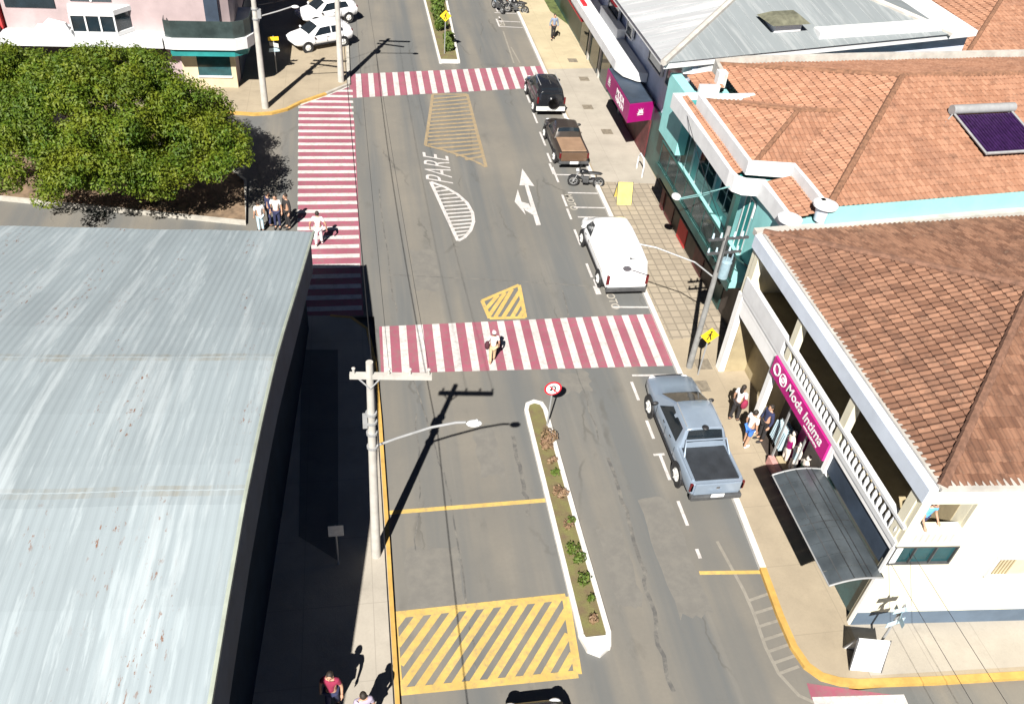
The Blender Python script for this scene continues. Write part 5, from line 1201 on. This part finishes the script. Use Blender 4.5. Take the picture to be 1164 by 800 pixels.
# round handrail near magenta shop
s_ = thing('bicycle_rack', 'white hoop rail on the sidewalk under the magenta sign', 'rail', (14.6,38.2,SW))
b = MB(); b.tube([(0,-.5,0),(0,-.5,.7),(0,-.3,.95),(0,.3,.95),(0,.5,.7),(0,.5,0)],.04,8); b.build('hoop', 'white_trim', s_)
# manholes
MH = [(799,414,'square cover on the beige sidewalk nearest the pole'),(797,439,'square cover on the beige sidewalk beside the pickup nose'),(664,90,'small cover on the grey sidewalk near the black SUV'),(668,122,'small cover on the grey sidewalk by the brown pickup'),(651,69,'small cover on the cream sidewalk near the far crosswalk'),(690,150,'round cover on the grey sidewalk below the magenta sign')]
for px,py,l in MH:
    x,y = gp(px,py,SW); b = MB(); b.box(x-.3,x+.3,y-.3,y+.3,SW-.02,SW+.012); tag(b.build('manhole_cover','manhole'), l, 'manhole cover', 'sidewalk covers')
# overhead cables
def cable(label, p, q, sag, r=.014):
    p = Vector(p); q = Vector(q); b = MB(); n = 24
    b.tube([tuple(p.lerp(q,i/n)-Vector((0,0,sag*4*(i/n)*(1-i/n)))) for i in range(n+1)], r, 5)
    tag(b.build('cable', 'cable'), label, 'cable', 'overhead cables')
cable('low dark cable strung along the left kerb from pole to pole', (-.45,49.35,5.0), (.3,15.4,5.1), .5, .016)
cable('dark cable leaving the left concrete pole towards the viewer', (.3,15.4,5.1), (.4,-18,5.2), .5, .016)
cable('thin upper wire on the left crossarm, nearest the roadway', (.8,49.35,7.2), (1.55,15.2,7.4), .45, .006)
cable('thin upper wire on the left crossarm, beside the pole top', (.2,49.35,7.2), (.6,15.3,7.4), .4, .006)
cable('cable from the far left pole to the pole by the white cars', (-4.73,45.67,5.6), (-.62,49.35,5.6), .12)
cable('cable from the near corner building towards the bottom edge, left one', (13.45,11.55,3.2), (13.2,-8,4.4), .3, .007)
cable('cable from the near corner building towards the bottom edge, right one', (13.9,11.5,3.6), (13.9,-8,4.8), .3, .007)
cable('cable across from transformer pole to aqua balcony', (12.4,22.95,5.9), (14.0,33.0,6.3), .2, .012)
# ------------------------------------------------------------------ vegetation
def leafcloud(mb, blobs, n, size, rnd):
    tot = sum(b[3]*b[4] for b in blobs)
    for (x,y,z,rx,rz) in blobs:
        for _ in range(int(n*rx*rz/tot)):
            while True:
                d = Vector((rnd.gauss(0,1),rnd.gauss(0,1),rnd.gauss(0,1)))
                if d.length > .1: break
            d.normalize(); r_ = rnd.random()**.42
            c = Vector((x+d.x*rx*r_, y+d.y*rx*r_, z+d.z*rz*r_))
            nn = (d*.9+Vector((rnd.gauss(0,.55),rnd.gauss(0,.55),rnd.gauss(.35,.5)))).normalized()
            a = nn.orthogonal().normalized(); a.rotate(Matrix.Rotation(rnd.random()*6.28,3,nn)); b = nn.cross(a); s_ = size*rnd.uniform(.6,1.35)
            mb.quad(c-a*s_, c-b*s_*.45+nn*s_*.08, c+a*s_, c+b*s_*.45+nn*s_*.08)
rnd = random.Random(11)
tx, ty = -10.3, 36.9
tr = thing('tree', 'broad green leafy tree with wide crown behind the shed roof', 'tree', (tx,ty,0), glob=True)
lv = MB()
blobs = []
def dome(cx_, cy_, rx, ry, zb, zt, n):
    for i in range(n):
        a = rnd.random()*6.283; q_ = math.sqrt(rnd.random()); x = cx_+rx*q_*math.cos(a); y = cy_+ry*q_*math.sin(a)
        top = zb+(zt-zb)*math.sqrt(max(0,1-q_*q_*.92)); z = top-rnd.random()**1.6*1.6
        blobs.append((x,y,max(zb+.1,z),rnd.uniform(.4,.9),rnd.uniform(.3,.62)))
dome(-10.6,37.0,4.9,5.0,2.5,6.0,215); dome(-15.4,38.0,4.2,4.2,2.6,5.6,110); dome(-7.0,35.3,2.5,2.9,2.2,4.2,42); dome(-9.9,33.4,2.8,2.0,2.1,3.8,30)
leafcloud(lv, blobs, 175000, .075, rnd); lv.build('crown', 'tree_leaf', tr)
tk = MB(); tk.tube([(tx+1.2,ty-1.2,0),(tx+1.1,ty-1.1,.8),(tx+.8,ty-.7,1.7),(tx+.3,ty,2.8)],[.3,.24,.2,.17],10)
for (x,y,z) in [(-7,36,3.6),(-6,35,3.2),(-9.5,39,4.6),(-12,37.5,4.4),(-14.5,38.5,4.3),(-10,34.5,3.2),(-8,39.5,4.2),(-11.5,40,4.5)]:
    tk.tube([(tx+.8,ty-.7,1.7),((tx+x)/2,(ty+y)/2,(2.2+z)/2+.1),(x,y,z)],[.13,.09,.03],7)
tk.build('trunk', 'bark', tr)
def shrub(label, x, y, z, r, h, m_, n, leaf, grp):
    o = thing('shrub', label, 'shrub', (x,y,z), glob=False, group=grp); b = MB()
    leafcloud(b, [(0,0,h*.55,r,h*.5),(r*.4,r*.3,h*.4,r*.6,h*.35),(-r*.3,-r*.4,h*.4,r*.6,h*.35)], n, leaf, rnd); b.build('foliage', m_, o)
    b = MB()
    for k in range(5): a = k*1.3; b.tube([(0,0,-.05),(r*.5*math.cos(a),r*.5*math.sin(a),h*.6)],[.015,.006],5)
    b.build('stem', 'bark', o)
for (l, px, py, r, h, m_, n) in [('dry pinkish shrub just behind the no-turn sign',622,505,.36,.55,'dry_leaf',260),('low green tuft below the dry pinkish shrub',630,541,.16,.2,'shrub_leaf',70),('small brown dry shrub halfway along the median',638,566,.22,.35,'dry_leaf',110),('low dark green tuft below the brown shrub',649,596,.16,.22,'shrub_leaf',70),('green weedy patch in the lower median',657,638,.24,.2,'shrub_leaf',110),('lowest small green tuft near the white median end',671,684,.15,.22,'shrub_leaf',60)]:
    x,y = gp(px,py); shrub(l, min(max(x,5.85),6.15), y, .1, r, h, m_, n, .06, 'plants on the near median')
for (l, y, x, r_, m_, n) in [('reddish dry clump touching the pinkish shrub on its far side',20.0-.75,6.0,.24,'dry_leaf',150),('thin brown clump between the pinkish shrub and the first tuft',18.6,6.05,.2,'dry_leaf',90),('brown clump just above the halfway dry shrub',17.3,5.95,.2,'dry_leaf',90),('brownish clump just below the halfway dry shrub',15.9,6.05,.2,'dry_leaf',80),('low green mat above the weedy patch',15.0,5.98,.24,'shrub_leaf',110),('low green mat below the weedy patch',13.9,6.08,.24,'shrub_leaf',110),('dry reddish tuft near the white median end',12.6,6.05,.17,'dry_leaf',70)]:
    shrub(l, x, y, .1, r_, r_*1.1, m_, n, .06, 'plants on the near median')
for (l, x, y, r, h) in [('tall bright green shrub at the top of the far median',6.2,63.5,.6,1.8),('green shrub beside the far yellow diamond sign',6.1,58.2,.5,1.2),('bushy green shrub above the far yellow sign',6.1,60.6,.55,1.5),('rounded olive shrub nearest the far median end',6.3,54.6,.36,.6),('olive shrub between the sign and median end',6.4,56.0,.4,.7)]:
    shrub(l, x, y, .1, r, h, 'shrub_leaf', 700, .1, 'shrubs on the far median')
# ------------------------------------------------------------------ light, sky, camera
world = bpy.data.worlds.new('World'); sc.world = world; world.use_nodes = True
nt = world.node_tree; bg = nt.nodes['Background']
sky = nt.nodes.new('ShaderNodeTexSky'); sky.sky_type = 'NISHITA'; sky.sun_disc = False
el = math.radians(43.9); az = math.atan2(-S[0], -S[1])        # sun stands behind the camera, to the left
sky.sun_elevation = el; sky.sun_rotation = az; sky.altitude = 2500; sky.air_density = .22; sky.dust_density = 0; sky.ozone_density = 3.0
nt.links.new(sky.outputs[0], bg.inputs[0]); bg.inputs[1].default_value = .05
sl_ = bpy.data.lights.new('sun', 'SUN'); sl_.energy = 5.0; sl_.angle = math.radians(.5); sl_.color = (1,.955,.88)
so_ = bpy.data.objects.new('sun', sl_); C.objects.link(so_)
d = Vector((S[0], S[1], -1)).normalized(); so_.rotation_euler = d.to_track_quat('-Z','Y').to_euler(); so_.location = (-20,-40,60)
cam = bpy.data.cameras.new('camera'); co = bpy.data.objects.new('camera', cam); C.objects.link(co)
right = Vector((SX[0], SY[0], UP[0])); down = Vector((SX[1], SY[1], UP[1])); fwd = Vector((SX[2], SY[2], UP[2]))
m = Matrix.Identity(4)
for i in range(3): m[i][0] = right[i]; m[i][1] = -down[i]; m[i][2] = -fwd[i]
m[2][3] = H; co.matrix_world = m
cam.sensor_width = 36; cam.lens = F/1164*36; cam.clip_end = 2000; cam.clip_start = .1
sc.camera = co
sc.cycles.diffuse_bounces = 2; sc.cycles.max_bounces = 6
sc.view_settings.view_transform = 'Standard'; sc.view_settings.look = 'None'; sc.view_settings.gamma = 1; sc.view_settings.exposure = 1.15
